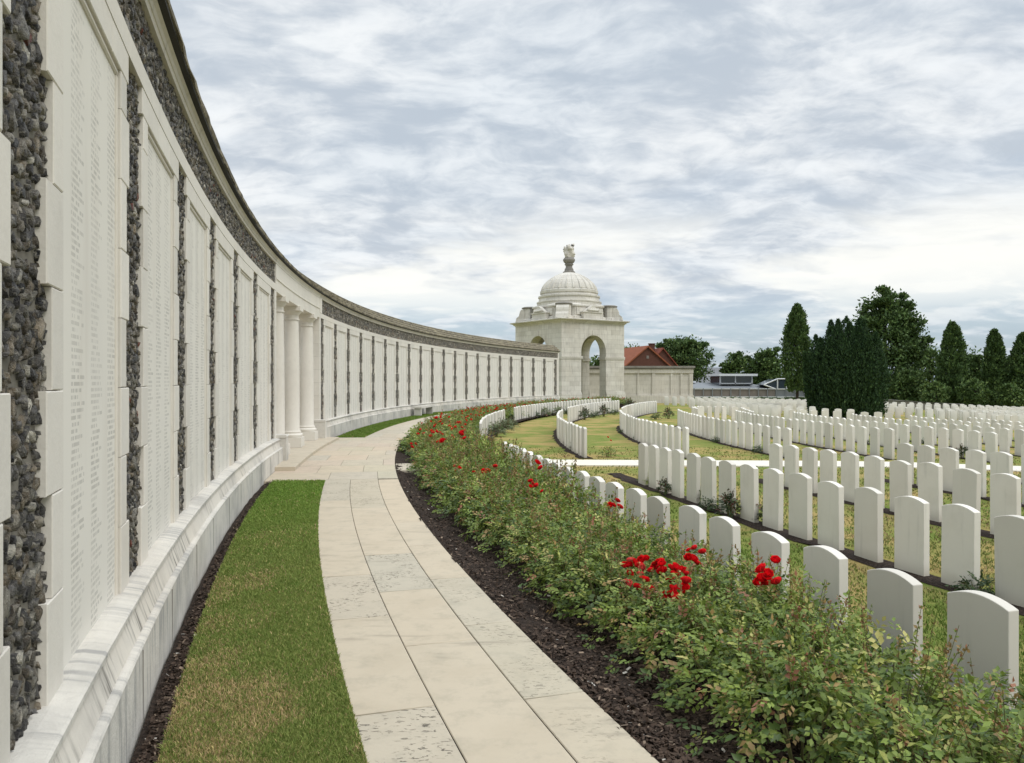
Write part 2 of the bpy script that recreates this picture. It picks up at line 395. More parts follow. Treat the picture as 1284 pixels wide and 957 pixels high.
course(PL, J1, [-3, -1.4, .2, 1.6, 2.72, yy(891), yy(775), yy(722), yy(628), yy(601)], [0, 1, 0, 1, 1, 0, 1, 0, .8], [None]*5+[PINK, (.97, .97, .97), PINK, (.95, .93, .9)])
course(J1, J2, [-3, -1.6, 0, 1.5, 2.6, yy(806), yy(740), yy(695), yy(637), yy(601)], [0, 0, 1, 0, 0, 0, 1, 0, .8], [None]*4+[PINK, PINK, (.96, .97, .97), (1.03, 1.0, .96), (.97, .96, .93)])
course(J2, PR, [-3, -1.2, .3, 1.8, 3.0, yy(872), yy(782), yy(725), yy(684), yy(655), yy(601)], [0, .5, 0, .3, .3, .5, .5, .2, 0, 0], [None]*4+[(.98, .98, .96), (.95, .96, .94), (.97, .97, .95), (1.02, 1, .97), (1.02, 1, .97), (1.03, 1.01, .98)])
tt = th_y(yy(601), 72)
nrow = 9
for k in range(nrow):                                   # forecourt: rows of slabs across
    t0 = tt + (TB-tt)*k/nrow; t1 = tt + (TB-tt)*(k+1)/nrow
    cuts = [PR, 71.95, 72.75, 73.5] if k % 2 else [PR, 71.6, 72.4, 73.5]
    if k == 0: cuts = [PR, 71.7, 72.5, 73.5]
    for a, b in zip(cuts[:-1], cuts[1:]):
        slab(a, b, t0, t1, random.choice([.15, .3, .6]), tint=(random.uniform(.96, 1.04), random.uniform(.95, 1.0), random.uniform(.93, .98)))
t = TB
while t < T1-.01:                                       # path beyond the portico
    L = random.uniform(1.2, 1.9)/R
    for a, b in ((PL, J1), (J1, J2), (J2, PR)):
        slab(a, b, t, min(t+L, T1), random.choice([0, 0, .5, 1]))
    t += L
slab(69.6, PR-.004, th_y(14.0, 71), th_y(15.2, 71), .2, z=-.02)   # slab through the rose bed on the portico's axis
pv.build('path', M['paving'])['kind'] = 'structure'
# white path across the lawn
lp = MB(); cur = -1.6
while cur < 34:
    L = random.uniform(1.3, 1.8); y = lambda x: 18.95-.045*(x-1)
    a, b = cur+.004, cur+L-.004; w = .66
    q = [(a, y(a)-w), (b, y(b)-w), (b, y(b)+w), (a, y(a)+w)]
    zt = [float(lawn_z(*p))+.03 for p in q]
    lp.add([(*p, z) for p, z in zip(q, zt)] + [(*p, z-.1) for p, z in zip(q, zt)], [(0, 1, 2, 3), (4, 5, 1, 0), (5, 6, 2, 1), (6, 7, 3, 2), (7, 4, 0, 3)])
    cur += L
lp.build('lawn_path', M['lawn_path'])['kind'] = 'structure'

# ------------------------------------------------------------------ memorial wall
Z0, Z1, Z2, Z3, ZC = .50, 3.35, 3.48, 3.88, 4.02
wall = empty('memorial_wall', W(TN*R, 0, 0))
WINV = wall.location.copy()
tag(wall, 'long curved memorial wall of pale name panels and dark flint with mossy stone roof', 'wall')
def wpart(o, parent=None):
    o.parent = parent or wall
    if parent is None: o.location = -WINV
    return o
UN0 = TN*R; UF0 = TF*R
SPANS = {'near': (UN0-3.5*BAY, UN0+5*BAY+.20*BAY), 'far': (UF0-.20*BAY, UF0+20*BAY+.30*BAY)}
OPEN0, OPEN1 = SPANS['near'][1], SPANS['far'][0]

def flints(name, rects, size, seed, pale=.06):
    """knapped flint nodules bedded in mortar: rects of (u0,u1,z0,z1)"""
    g = np.random.default_rng(seed); C = []
    for (u0, u1, z0, z1) in rects:
        nu = max(1, int((u1-u0)/size)); nz = max(1, int((z1-z0)/(size*1.25)))
        U, Zz = np.meshgrid(np.arange(nu)+.5, np.arange(nz)+.5)
        U = (U + g.uniform(-.38, .38, U.shape) + (Zz.astype(int) % 2)*.4-.2)/nu*(u1-u0)+u0
        Zz = (Zz + g.uniform(-.38, .38, Zz.shape))/nz*(z1-z0)+z0
        U = np.clip(U, u0+.012, u1-.012); Zz = np.clip(Zz, z0+.012, z1-.012)
        C.append(np.stack([U.ravel(), Zz.ravel()], -1))
    C = np.concatenate(C); n = len(C); K = 6
    big = g.random(n) < .02
    rad = size*g.uniform(.42, .88, n)*np.where(big, 2.0, 1)
    ang = (np.arange(K)[None]*2*pi/K + g.uniform(-.3, .3, (n, K)))
    rr = rad[:, None]*g.uniform(.5, 1.3, (n, K))
    el = g.uniform(.9, 1.9, n)[:, None]; ti = g.uniform(-.9, .9, n)[:, None]
    a = rr*np.cos(ang)/np.sqrt(el); b = rr*np.sin(ang)*np.sqrt(el)
    du = a*np.cos(ti)-b*np.sin(ti); dz = a*np.sin(ti)+b*np.cos(ti)
    tx, tz = g.normal(0, .15, n)[:, None], g.normal(0, .15, n)[:, None]
    dep = np.where(big, -.017, g.uniform(-.028, -.018, n))[:, None]
    s2 = g.uniform(.62, .85, (n, 1))
    d_in = np.clip(dep + tx*du*s2 + tz*dz*s2 + g.normal(0, .003, (n, K)), -.034, -.013)
    ring0 = np.stack([C[:, :1]+du, np.full((n, K), -.060), C[:, 1:]+dz], -1)
    ring1 = np.stack([C[:, :1]+du*s2, d_in, C[:, 1:]+dz*s2], -1)
    cen = np.stack([C[:, :1]+g.normal(0, .006, (n, 1)), np.clip(dep+g.normal(0.003, .004, (n, 1)), -.034, -.012), C[:, 1:]+g.normal(0, .006, (n, 1))], -1)
    L = np.concatenate([ring0, ring1, cen], 1).reshape(-1, 3)
    th = L[:, 0]/R; r = R-L[:, 1]
    V = np.stack([CC[0]-r*np.cos(th), CC[1]+r*np.sin(th), L[:, 2]], -1)
    base = (np.arange(n)*(2*K+1))[:, None]; j = np.arange(K); jn = (j+1) % K
    q = np.stack([base+j, base+jn, base+K+jn, base+K+j], -1).reshape(-1, 4)
    t = np.stack([base+K+j, base+K+jn, np.broadcast_to(base+2*K, (n, K))], -1).reshape(-1, 3)
    p = g.random(n); v = g.uniform(.6, 2.2, n)[:, None]
    col = np.array([.115, .108, .10])*v
    col = np.where((p > .42)[:, None], np.array([.20, .178, .145])*v, col)
    col = np.where((p > .58)[:, None], np.array([.17, .14, .10])*v, col)
    col = np.where((p > .76)[:, None], np.array([.045, .043, .042])*v, col)
    col = np.where((p > .86)[:, None], np.array([.33, .31, .26])*v, col)
    col = np.where((p > 1-pale)[:, None], np.array([.40, .37, .31])*np.clip(v, .7, 1.2), col)
    col = np.where((p > .993)[:, None], np.array([.24, .065, .035]), col)
    col = np.where((big & (p < .6))[:, None], np.array([.27, .25, .21]), col)
    vc = np.repeat(col, 2*K+1, 0)*g.uniform(.55, 1.5, (n*(2*K+1), 1))
    o = np_mesh(name, V, [q, t], M['flint'], vc)
    return wpart(o)

NC = 8; CH = (Z1-Z0)/NC
def panel(uc):
    """one stone name panel between two flint strips, centre at uc"""
    f = MB(); h = BAY/2; tw = .29*BAY; zt = 3.19
    for k in range(NC):
        z0, z1 = Z0+k*CH, Z0+(k+1)*CH
        for sgn in (-1, 1):
            wide = (k % 2 == 0); e = h-(.098 if wide else .137)*BAY + random.uniform(-.012, .012)
            f.col = (random.uniform(.90, 1.06),)*3
            top = min(z1, zt) if k == NC-1 else z1
            a, b = sorted((sgn*tw, sgn*e))
            f.box(uc+a, uc+b, -.065, 0, z0+.0015, top-.0015, W, .004)
    f.col = (1, 1, 1)
    e = h-.11*BAY
    for a, b in ((-e, -.25*e), (-.25*e+.003, .45*e), (.45*e+.003, e)):
        f.col = (random.uniform(.95, 1.04),)*3; f.box(uc+a, uc+b, -.065, .001, zt+.0015, Z1, W, .004)
    f.col = (.93, .92, .9)                              # moulding round the tablet
    for a, b in ((-tw, -tw+.028), (tw-.028, tw)): f.box(uc+a+.002, uc+b-.002, -.065, -.014, Z0, zt-.034, W, .008)
    f.box(uc-tw+.002, uc+tw-.002, -.065, -.014, zt-.032, zt-.002, W, .008)
    fr = wpart(f.build('name_panel', M['stone']))
    t = MB(); n = 4; vs = []; uv = []
    off = random.uniform(0, 50)
    for i in range(n+1):
        u = -tw+.024+(2*tw-.048)*i/n
        for z in (Z0-.02, zt-.028): vs.append(W(uc+u, -.026, z)); uv.append((u+tw-.02+off*.37*3, z+off))
    t.add(vs, [(2*i, 2*i+2, 2*i+3, 2*i+1) for i in range(n)], uv)
    tb = t.build('tablet', M['tablet']); tb.parent = fr
    return fr

for run, (ua, ub) in SPANS.items():
    n = max(8, int((ub-ua)/.5)); ta, tb = ua/R, ub/R
    b = MB(); b.sweep([(-.036, -.2), (-.036, 4.01), (-.62, 4.01), (-.62, -.2)], ta, tb, n); wpart(b.build('wall_core', M['mortar']))
    b = MB(); b.sweep([(0, .515), (.010, .514), (.076, .498), (.085, .491), (.085, .474), (.074, .467), (.064, .462), (-.055, .462), (-.055, .515)], ta, tb, n)
    cap = b.build('plinth_capping', M['plinth']); wpart(cap)
    b = MB(); b.sweep([(.064, .4615), (.070, .43), (.102, .335), (-.055, .335), (-.055, .4615)], ta, tb, n); wpart(b.build('stained_course', M['letter']))
    b = MB(); b.sweep([(.104, .3345), (.110, .334), (.132, .327), (.139, .316), (.134, .304), (.139, -.18), (-.055, -.18), (-.055, .3345)], ta, tb, n); wpart(b.build('plinth', M['plinth']))
    # vertical joints of the plinth are thin dark fillets
    b = MB(); b.sweep([(.004, Z1+.001), (.004, Z2), (-.055, Z2), (-.055, Z1+.001)], ta, tb, n); wpart(b.build('stone_band', M['stone']))
    b = MB(); b.sweep([(-.055, Z3), (.008, Z3), (.012, Z3+.04), (.020, Z3+.044), (.026, Z3+.085), (.044, Z3+.105), (.046, ZC-.03), (-.055, ZC-.03)], ta, tb, n); wpart(b.build('cornice', M['band']))
    # flint of the frieze, in stretches so that each stays a manageable part
    fl = [(ua+.004, ub-.004, Z2, Z3)] if run == 'near' else [(ua+.30, ub-.16, Z2, Z3)]
    flints('flint_frieze', fl, (.044 if run == 'near' else .055), 11 if run == 'near' else 12, .10)
for kk, u0 in [(k, UN0+k*BAY) for k in range(-3, 6)] + [(k, UF0+k*BAY) for k in range(0, 21)]:
    flints('flint_strip', [(u0-.15*BAY, u0+.15*BAY, Z0, Z1)], (.040 if u0 < UN0+3*BAY else .050), 100+int(u0*10) % 1000)
for k in range(-4, 5): panel(UN0+(k+.5)*BAY)
for k in range(0, 20): panel(UF0+(k+.5)*BAY)
# plain stone piers at both ends of each run
pr = MB()
for (a, b) in ((UN0+5*BAY+.115*BAY, OPEN0+.03), (OPEN1-.03, UF0-.115*BAY), (UF0+20*BAY+.12*BAY, SPANS['far'][1]+.02)):
    for k in range(NC):
        pr.col = (random.uniform(.95, 1.04),)*3; pr.box(a, b, -.64, .003, Z0+k*CH+.0015, Z0+(k+1)*CH-.0015, W, .004)
pr.col = (1, 1, 1); pr.box(SPANS['far'][1]-.17, SPANS['far'][1]+.02, -.64, .012, Z1, ZC, W, .004); pr.box(OPEN1, OPEN1+.31, -.3, .013, Z2+.001, Z3-.001, W, .004)
pr.box(SPANS['far'][1]-.12, SPANS['far'][1]+.06, -.64, .03, -.1, Z0, W, .004)
wpart(pr.build('stone_pier', M['stone']))
pd = MB()
for (a, b) in ((OPEN0-.02, OPEN0+.26), (OPEN1-.26, OPEN1+.02)):
    pd.box(a, b, -.3, .20, .02, .51, W, .01); pd.box(a-.012, b+.012, -.3, .212, .511, .565, W, .02)
wpart(pd.build('plinth_pedestal', M['plinth']))
# thin joints in plinth courses
jn = MB(); u = SPANS['near'][0]+.3
while u < SPANS['far'][1]:
    if not (OPEN0-.3 < u < OPEN1+.3):
        jn.box(u, u+.003, .05, .1395, -.1, .300, W); jn.box(u+.2, u+.203, .05, .0857, .475, .490, W)
    u += random.uniform(1.05, 1.4)
wpart(jn.build('plinth_joint', M['darkcap']))
# roof of stone slates, continuous over the portico
rf = MB(); prof = [(-.10, 4.022), (.085, 4.022), (.10, 4.027), (.102, 4.08), (-.05, 4.165), (-.045, 4.21), (-.21, 4.30), (-.205, 4.345), (-.38, 4.435), (-.375, 4.48), (-.52, 4.54), (-.72, 4.46), (-.9, 4.15), (-.9, 4.022)]
rf.sweep(prof, SPANS['near'][0]/R, (SPANS['far'][1]+.12)/R, int((SPANS['far'][1]-SPANS['near'][0])/.22), jit=.006)
wpart(rf.build('roof', M['roof']))
dc = MB(); dc.sweep([(-.05, 4.0215), (.090, 4.0215), (.090, 3.997), (.05, 3.992), (-.05, 3.992)], SPANS['near'][0]/R, (SPANS['far'][1]+.11)/R, 160)
wpart(dc.build('drip_course', M['drip']))
# portico: entablature, columns, apse, step
b = MB(); n = 16; ta, tb = OPEN0/R, OPEN1/R
b.sweep([(.003, 3.345), (.003, Z3-.001), (-.58, Z3-.001), (-.58, 3.345)], ta-.0002, tb+.0002, n)
b.sweep([(-.3, Z3), (.008, Z3), (.012, Z3+.04), (.020, Z3+.044), (.026, Z3+.085), (.044, Z3+.105), (.046, ZC-.03), (-.3, ZC-.03)], ta+1e-5, tb-1e-5, n)
b.sweep([(.003, 3.58), (.018, 3.585), (.018, 3.61), (.003, 3.615)], ta, tb, n)
wpart(b.build('entablature', M['stone']))
for i in (-1, 0, 1):
    th = -.1118 + i*.0281; rc = R+.17
    c = empty('column', (0, 0, 0)); x, y, _ = P(rc, th, 0); c.parent = wall; c.location = (x-WINV[0], y-WINV[1], 0); c.rotation_euler = (0, 0, atan2(cos(th), sin(th)))
    bs = MB(); bs.box(-.25, .25, -.25, .25, .075, .30); bs.lathe([(.235, .301), (.25, .33), (.25, .365), (.225, .39), (.205, .395), (.205, .41), (.215, .425), (.205, .445), (.19, .45)], 28)
    bs.build('base', M['stone'], c, True)
    sh = MB(); sh.lathe([(.19, .451), (.178, .48), (.177, 1.2), (.168, 2.2), (.152, 3.0), (.150, 3.03)], 28); sh.build('shaft', M['stone'], c, True)
    cp = MB(); cp.lathe([(.150, 3.031), (.172, 3.035), (.172, 3.06), (.155, 3.065), (.155, 3.14), (.165, 3.15), (.205, 3.205), (.22, 3.24)], 28); cp.box(-.23, .23, -.23, .23, 3.241, 3.344); cp.build('capital', M['stone'], c, True)
ap = MB(); mid = -.1118; rad = (tb-ta)*R/2 + .02
vs = []; n = 26
for k in range(n+1):
    a = pi*k/n; uu = mid*R - rad*cos(a); dd = -.58 - rad*sin(a)*.75
    for z in (0.0, 3.88): vs.append(W(uu, dd, z))
ap.add(vs, [(2*k, 2*k+2, 2*k+3, 2*k+1) for k in range(n)])
wpart(ap.build('apse_wall', M['stone'], None, True))
sp = MB(); sp.sweep([(R-73.15, -.05), (R-73.15, .064), (R-73.17, .072), (-3.6, .072), (-3.6, -.05)], th_y(13.75, 73.15), th_y(21.15, 73.15), 16)
wpart(sp.build('portico_step', M['paving']))

# stone bench and block in front of the far wall
def stone_bench(px, py, length, label, solid):
    Y = EYE*F/(py-CY); x = (px-CX)/F*Y
    th = atan2(Y-CC[1], CC[0]-x); e = empty('stone_bench' if not solid else 'stone_block', (x, Y, 0), atan2(cos(th), sin(th)))
    tag(e, label, 'bench' if not solid else 'block')
    b = MB(); b.box(-length/2, length/2, -.2, .2, .36, .45, None, .01); b.build('seat', M['plinth'], e)
    if solid:
        b = MB(); b.box(-length/2+.04, length/2-.04, -.16, .16, -.02, .359); b.build('support', M['darkcap'], e)
    else:
        for s in (-1, 1):
            b = MB(); b.box(s*(length/2-.14)-.08, s*(length/2-.14)+.08, -.16, .16, -.02, .359); b.build('support', M['plinth'], e)
stone_bench(531.5, 520.5, 2.4, 'white stone bench by the path in front of the far name panels', False)
stone_bench(517.5, 519.8, 1.7, 'low dark stone block seat beside the white bench at the wall foot', True)

# ------------------------------------------------------------------ headstones
def headstone_mesh(name, seed):
    g = random.Random(seed); w, t, h = .19, .038, .813; b = .005
    arc = [(w*cos(a)/cos(radians(0)), 0) for a in ()]
    pts = [(-w, -.12), (w, -.12), (w, h-.043)]
    for k in range(1, 10):
        x = w - 2*w*k/10; pts.append((x, h-.043*(x/w)**2))
    pts.append((-w, h-.043))
    import bmesh
    bm = bmesh.new()
    vs = [bm.verts.new((x, -t, z)) for x, z in pts]; f = bm.faces.new(vs)
    ex = bmesh.ops.extrude_face_region(bm, geom=[f]); bmesh.ops.translate(bm, vec=(0, 2*t, 0), verts=[v for v in ex['geom'] if isinstance(v, bmesh.types.BMVert)])
    bmesh.ops.recalc_face_normals(bm, faces=bm.faces)
    bmesh.ops.bevel(bm, geom=[e for e in bm.edges if e.calc_face_angle(0) > .5], offset=b, segments=2, affect='EDGES', profile=.5)
    me = bpy.data.meshes.new(name); bm.to_mesh(me); bm.free(); me.materials.append(M['headstone']); return me
HS = headstone_mesh('headstone', 1)
stones = []      # (x, y, rot, plot, row, order-key)
def st_row(r, ths, plot, row):
    for t in ths:
        x, y, _ = P(r, t, 0); stones.append([x, y, atan2(cos(t), sin(t)), plot, row])
near_rows = {
 1: (69.2, [633, 640, 647, 655, 665, 675, 686.5, 699, 713, 730.5, 749, 771, 797.6, 828, 866, 911, 966.5, 1034, 1120, 1231, 1395, 1660]),
 2: (66.65, [807, 819.8, 834.4, 850.9, 868.9, 888.9, 912.3, 938.7, 968.3, 1003.3, 1041, 1088.7, 1142, 1203.5, 1277, 1372, 1490, 1640]),
 3: (64.12, [972.5, 993, 1014.5, 1038, 1066, 1096, 1130, 1167, 1211, 1259.6, 1318, 1385, 1470]),
 4: (61.6, [1135, 1161, 1190, 1223, 1256, 1297, 1345, 1400, 1465])}
for k, (r, pxs) in near_rows.items(): st_row(r, [th_of(p, r) for p in pxs], 'near', k)
for k in range(5, 9):
    r = 69.2-2.54*(k-1); st_row(r, [th_y(15.6-.1*k, r) - i*.65/r for i in range(10)], 'near', k)
for k in range(1, 19):
    r = 69.2-2.67*(k-1); t = th_y(23.6 if k == 1 else 20.45-.03*k, r); t1 = th_y(36.0, r); ts = []
    while t < t1: ts.append(t); t += .655/r
    st_row(r, ts, 'mid', k)
for k, ymax in ((1, 60), (2, 53.5), (3, 52)):
    r = 69.2-2.67*(k-1); t = th_y(38.7, r); ts = []
    while CC[1]+r*sin(t) < ymax: ts.append(t); t += .655/r
    st_row(r, ts, 'far', k)
def poly_row(pts, plot, row, sp=.66):
    pts = [np.array(p, float) for p in pts]; acc = 0; i = 0
    for a, b in zip(pts[:-1], pts[1:]):
        L = np.linalg.norm(b-a); d = (b-a)/L
        while acc < L:
            q = a+d*acc; stones.append([q[0], q[1], atan2(d[1], d[0]), plot, row]); acc += sp
        acc -= L
poly_row([(9.05, 37.6), (9.3, 39.6), (10.2, 41.3), (11.8, 42.6), (13.3, 42.8)], 'far', 4)
poly_row([(12.4, 41.5), (11.5, 37.6), (10.9, 34.5)], 'far', 5)
poly_row([(14.6, 40.0), (16.8, 40.6), (19.3, 39.6)], 'far', 6)
rows_field = 0
for k in range(17):
    y0 = 41 + 2.35*k
    rows_field += 1
    x = 14 + (0.4*(k % 3))
    while x < 80:
        y = y0 - .10*(x-12)
        px = CX+F*x/y
        if px < 1305 and (px > 862 or y > 70) and hypot(x-23.2, y-53) > 5.0 and not (abs(x-23.2) < 3.2 and 37 < y < 50) and y > 37.5 and y < 74 - .2*max(0, x-20) and (k % 6 != 3) and not (x < 19.5 and y < 44):
            stones.append([x, y, atan2(-.10, 1), 'field', rows_field])
        x += .72
def in_frame(x, y, z, m=10):
    if y < .5: return False
    px = CX+F*x/y; py = CY-F*(z-EYE)/y
    return -m < px < 1284+m and py > 0 and CY-F*(z+.8-EYE)/y < 957+m
cand = []; rest = []
for s in stones:
    z = float(lawn_z(s[0], s[1])); s.append(z)
    (cand if in_frame(s[0], s[1], z) else rest).append(s)
cand.sort(key=lambda s: s[1])
single = cand[:298]; rest += cand[298:]
def put_stone(s, name='headstone', link=True):
    o = bpy.data.objects.new('headstone', HS)
    o.location = (s[0]+random.gauss(0, .006), s[1]+random.gauss(0, .006), s[5]+random.gauss(0, .008))
    o.rotation_euler = (random.gauss(0, .008), random.gauss(0, .006), s[2]+random.gauss(0, .02)); return o
PLOT = {'near': ('row {r} right of the roses, on the near side of the lawn path', 'counting back from the camera'),
        'mid': ('', ''), 'far': ('', ''), 'field': ('', '')}
groups = {}
for s in single: groups.setdefault((s[3], s[4]), []).append(s)
for (plot, row), L in groups.items():
    L.sort(key=lambda s: s[1])
    for i, s in enumerate(L):
        o = put_stone(s); COL.objects.link(o)
        n = ordinal(i+1); rr = ordinal(row)
        if plot == 'near':
            w = 'front row beside the roses' if row == 1 else f'{rr} row from the roses'
            lab = f'white headstone, {n} from the camera in the {w}'
        elif plot == 'mid':
            w = 'row along the roses' if row == 1 else f'{rr} row from the roses'
            lab = f'white headstone, {n} beyond the lawn path in the {w}'
        elif plot == 'far':
            lab = f'small white headstone, {n} along in the {rr} curved row before the domed pavilion'
        else:
            lab = f'small distant white headstone, {n} along in the {rr} straight row before the trees'
        tag(o, lab, 'headstone', 'white headstones in curved rows')
# distant remainder as one mass
hv = np.array([v.co[:] for v in HS.vertices]); hf = [tuple(p.vertices) for p in HS.polygons]
byn = {}
for f in hf: byn.setdefault(len(f), []).append(f)
Vs = []; Fs = {k: [] for k in byn}; off = 0
for s in rest:
    c_, s_ = cos(s[2]), sin(s[2])
    q = np.stack([s[0]+hv[:, 0]*c_-hv[:, 1]*s_, s[1]+hv[:, 0]*s_+hv[:, 1]*c_, s[5]+hv[:, 2]], -1); Vs.append(q)
    for k, fl in byn.items(): Fs[k].append(np.array(fl)+off)
    off += len(hv)
k_ = N('distant_headstone'); o_ = k_.obj(); n_ = k_.noise(o_, .9, 4)
dm = k_.pbr(k_.mix(k_.ramp(n_, .35, .7), (.68, .65, .59), (.55, .53, .48)), .8, None, .25)
fo = np_mesh('headstones', np.concatenate(Vs), [np.concatenate(v) for v in Fs.values()], dm)
tag(fo, 'mass of small distant white headstones filling the field before the dark trees', 'headstones', None, 'stuff')

# dark soil borders along the rows
def border(r, t0, t1, w=.18):
    n = max(4, int((t1-t0)*r/.3)); rs = np.array([r-w, r-.1, r+.1, r+w]); ts = np.linspace(t0, t1, n+1)
    RR, TT = np.meshgrid(rs, ts); RR = RR + np.where(np.abs(RR-r) > .15, RNG.normal(0, .03, RR.shape), 0)
    X = CC[0]-RR*np.cos(TT); Y = CC[1]+RR*np.sin(TT)
    V = np.stack([X, Y, lawn_z(X, Y)+np.where(np.abs(RR-r) > .15, .006, .022)], -1).reshape(-1, 3)
    i = np.arange(n)[:, None]*4+np.arange(3)[None]
    np_mesh('row_border_soil', V, np.stack([i, i+1, i+5, i+4], -1).reshape(-1, 4)[:, ::-1].copy(), M['soil'], smooth=True)['kind'] = 'structure'
for k in range(2, 6):
    r = near_rows[k][0] if k in near_rows else 69.2-2.54*(k-1)
    border(r, th_y(2, r), th_y(16.4 if k == 2 else 15.4, r)+.004)
for k in range(1, 12):
    r = 69.2-2.67*(k-1); border(r, th_y(23.2 if k == 1 else 20.1, r), th_y(36.2, r))
for k in (1, 2, 3):
    r = 69.2-2.67*(k-1); border(r, th_y(38.4, r), th_y(60 if k == 1 else 53, r))

# ------------------------------------------------------------------ leaves
GREEN = np.array([[.075, .125, .026], [.150, .215, .038], [.215, .285, .055], [.36, .385, .095], [.50, .46, .16], [.37, .25, .10], [.33, .15, .085]])
def leaf_quads(Pn, Dr, Nn, ln, wd):
    """pointed folded leaflets: position, direction, normal, length, width -> verts (n,5), tris"""
    Dr = Dr/np.linalg.norm(Dr, axis=1, keepdims=True); S = np.cross(Dr, Nn); S /= (np.linalg.norm(S, axis=1, keepdims=True)+1e-9); U = np.cross(S, Dr)
    ln = ln[:, None]; wd = wd[:, None]
    b = Pn; mid = Pn+Dr*ln*.48-U*wd*.16; tip = Pn+Dr*ln-U*wd*.2
    l = Pn+Dr*ln*.45+S*wd*.5+U*wd*.06; r = Pn+Dr*ln*.45-S*wd*.5+U*wd*.06
    V = np.stack([b, l, tip, r, mid], 1)
    i = (np.arange(len(Pn))*5)[:, None]
    Fq = np.concatenate([i+np.array([[0, 4, 1]]), i+np.array([[1, 4, 2]]), i+np.array([[4, 3, 2]]), i+np.array([[0, 3, 4]])])
    return V.reshape(-1, 3), Fq
def unit(g, n):
    v = g.normal(size=(n, 3)); return v/np.linalg.norm(v, axis=1, keepdims=True)
def bush_mesh(name, seed, nleaf, leafL, rx=.40, h=.58, sprig=9, pal=None):
    g = np.random.default_rng(seed)
    pal = GREEN if pal is None else pal
    pos = []; cnt = 0
    u = unit(g, nleaf); u[:, 2] = np.abs(u[:, 2])*1.15-.25
    rad = g.uniform(.35, 1, nleaf)**.45
    lump = 1+.22*np.sin(u[:, 0]*5+seed)*np.cos(u[:, 1]*6+seed*2)+.12*np.sin(u[:, 2]*9+seed)
    Pn = np.stack([u[:, 0]*rx, u[:, 1]*rx, .38*h+u[:, 2]*.62*h], -1)*1.0
    Pn[:, :2] *= (rad*lump)[:, None]; Pn[:, 2] = .38*h + (Pn[:, 2]-.38*h)*rad*lump
    Pn[:, 2] = np.maximum(Pn[:, 2], .05+g.uniform(0, .06, nleaf))
    d = u*np.array([1, 1, .35])+g.normal(0, .45, (nleaf, 3)); d[:, 2] -= .1; d /= np.linalg.norm(d, axis=1, keepdims=True)
    nn = np.array([0, 0, 1.0])+u*.55+g.normal(0, .35, (nleaf, 3))
    side = np.cross(d, nn); side /= np.linalg.norm(side, axis=1, keepdims=True)
    L = leafL*g.uniform(.75, 1.25, nleaf)
    parts = []
    for f_, sd, ang in ((1.0, 0, 0), (.55, 1, 1), (.55, -1, 1), (0.1, 1, 1), (0.1, -1, 1)):
        p = Pn+d*(L*f_*1.5)[:, None]+side*sd*(L*.12)[:, None]
        dd = d+side*sd*1.1*ang
        parts.append((p, dd, nn+g.normal(0, .25, nn.shape), L*g.uniform(.85, 1.1, nleaf)))
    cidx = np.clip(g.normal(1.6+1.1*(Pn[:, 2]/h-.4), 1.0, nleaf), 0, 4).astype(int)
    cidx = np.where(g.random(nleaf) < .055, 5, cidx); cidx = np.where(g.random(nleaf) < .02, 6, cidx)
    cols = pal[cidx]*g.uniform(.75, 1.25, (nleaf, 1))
    Pp = np.concatenate([p[0] for p in parts]); Dd = np.concatenate([p[1] for p in parts]); Nn_ = np.concatenate([p[2] for p in parts]); Ll = np.concatenate([p[3] for p in parts]); Cc = np.concatenate([cols]*5)
    stems = []
    for k in range(sprig):                               # spent flowering shoots standing above the leaves
        a = g.uniform(0, 2*pi); q = g.uniform(.1, .8)*rx; base = np.array([cos(a)*q*.6, sin(a)*q*.6, h*.55]); top = np.array([cos(a)*q*1.1, sin(a)*q*1.1, h*g.uniform(.92, 1.25)])
        stems.append((base, top)); m = 26
        tt_ = g.uniform(.35, 1, m)[:, None]; pp = base+(top-base)*tt_
        dd = unit(g, m)+np.array([0, 0, .5]); Pp = np.concatenate([Pp, pp]); Dd = np.concatenate([Dd, dd]); Nn_ = np.concatenate([Nn_, unit(g, m)+np.array([0, 0, .6])]); Ll = np.concatenate([Ll, leafL*g.uniform(.35, .7, m)])
        cs = pal[np.where(g.random(m) < .45, 5, np.where(g.random(m) < .3, 6, 2))]*g.uniform(.6, 1.2, (m, 1)); Cc = np.concatenate([Cc, cs])
    V, Fq = leaf_quads(Pp, Dd, Nn_, Ll, Ll*.62)
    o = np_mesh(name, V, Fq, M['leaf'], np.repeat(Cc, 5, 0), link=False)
    b = MB()
    for k in range(8):
        a = g.uniform(0, 2*pi); q = rx*g.uniform(.3, .8)
        b.tube([(0.03*cos(a), .03*sin(a), -.05), (q*.5*cos(a), q*.5*sin(a), h*.35), (q*cos(a), q*sin(a), h*.72)], [.008, .006, .003], 5, False)
    for base, top in stems: b.tube([base, (base+top)/2+g.normal(0, .01, 3), top], [.0026, .0022, .0014], 4, False)
    so = b.build('stem', M['stem'], None, False, False)
    return o.data, so.data
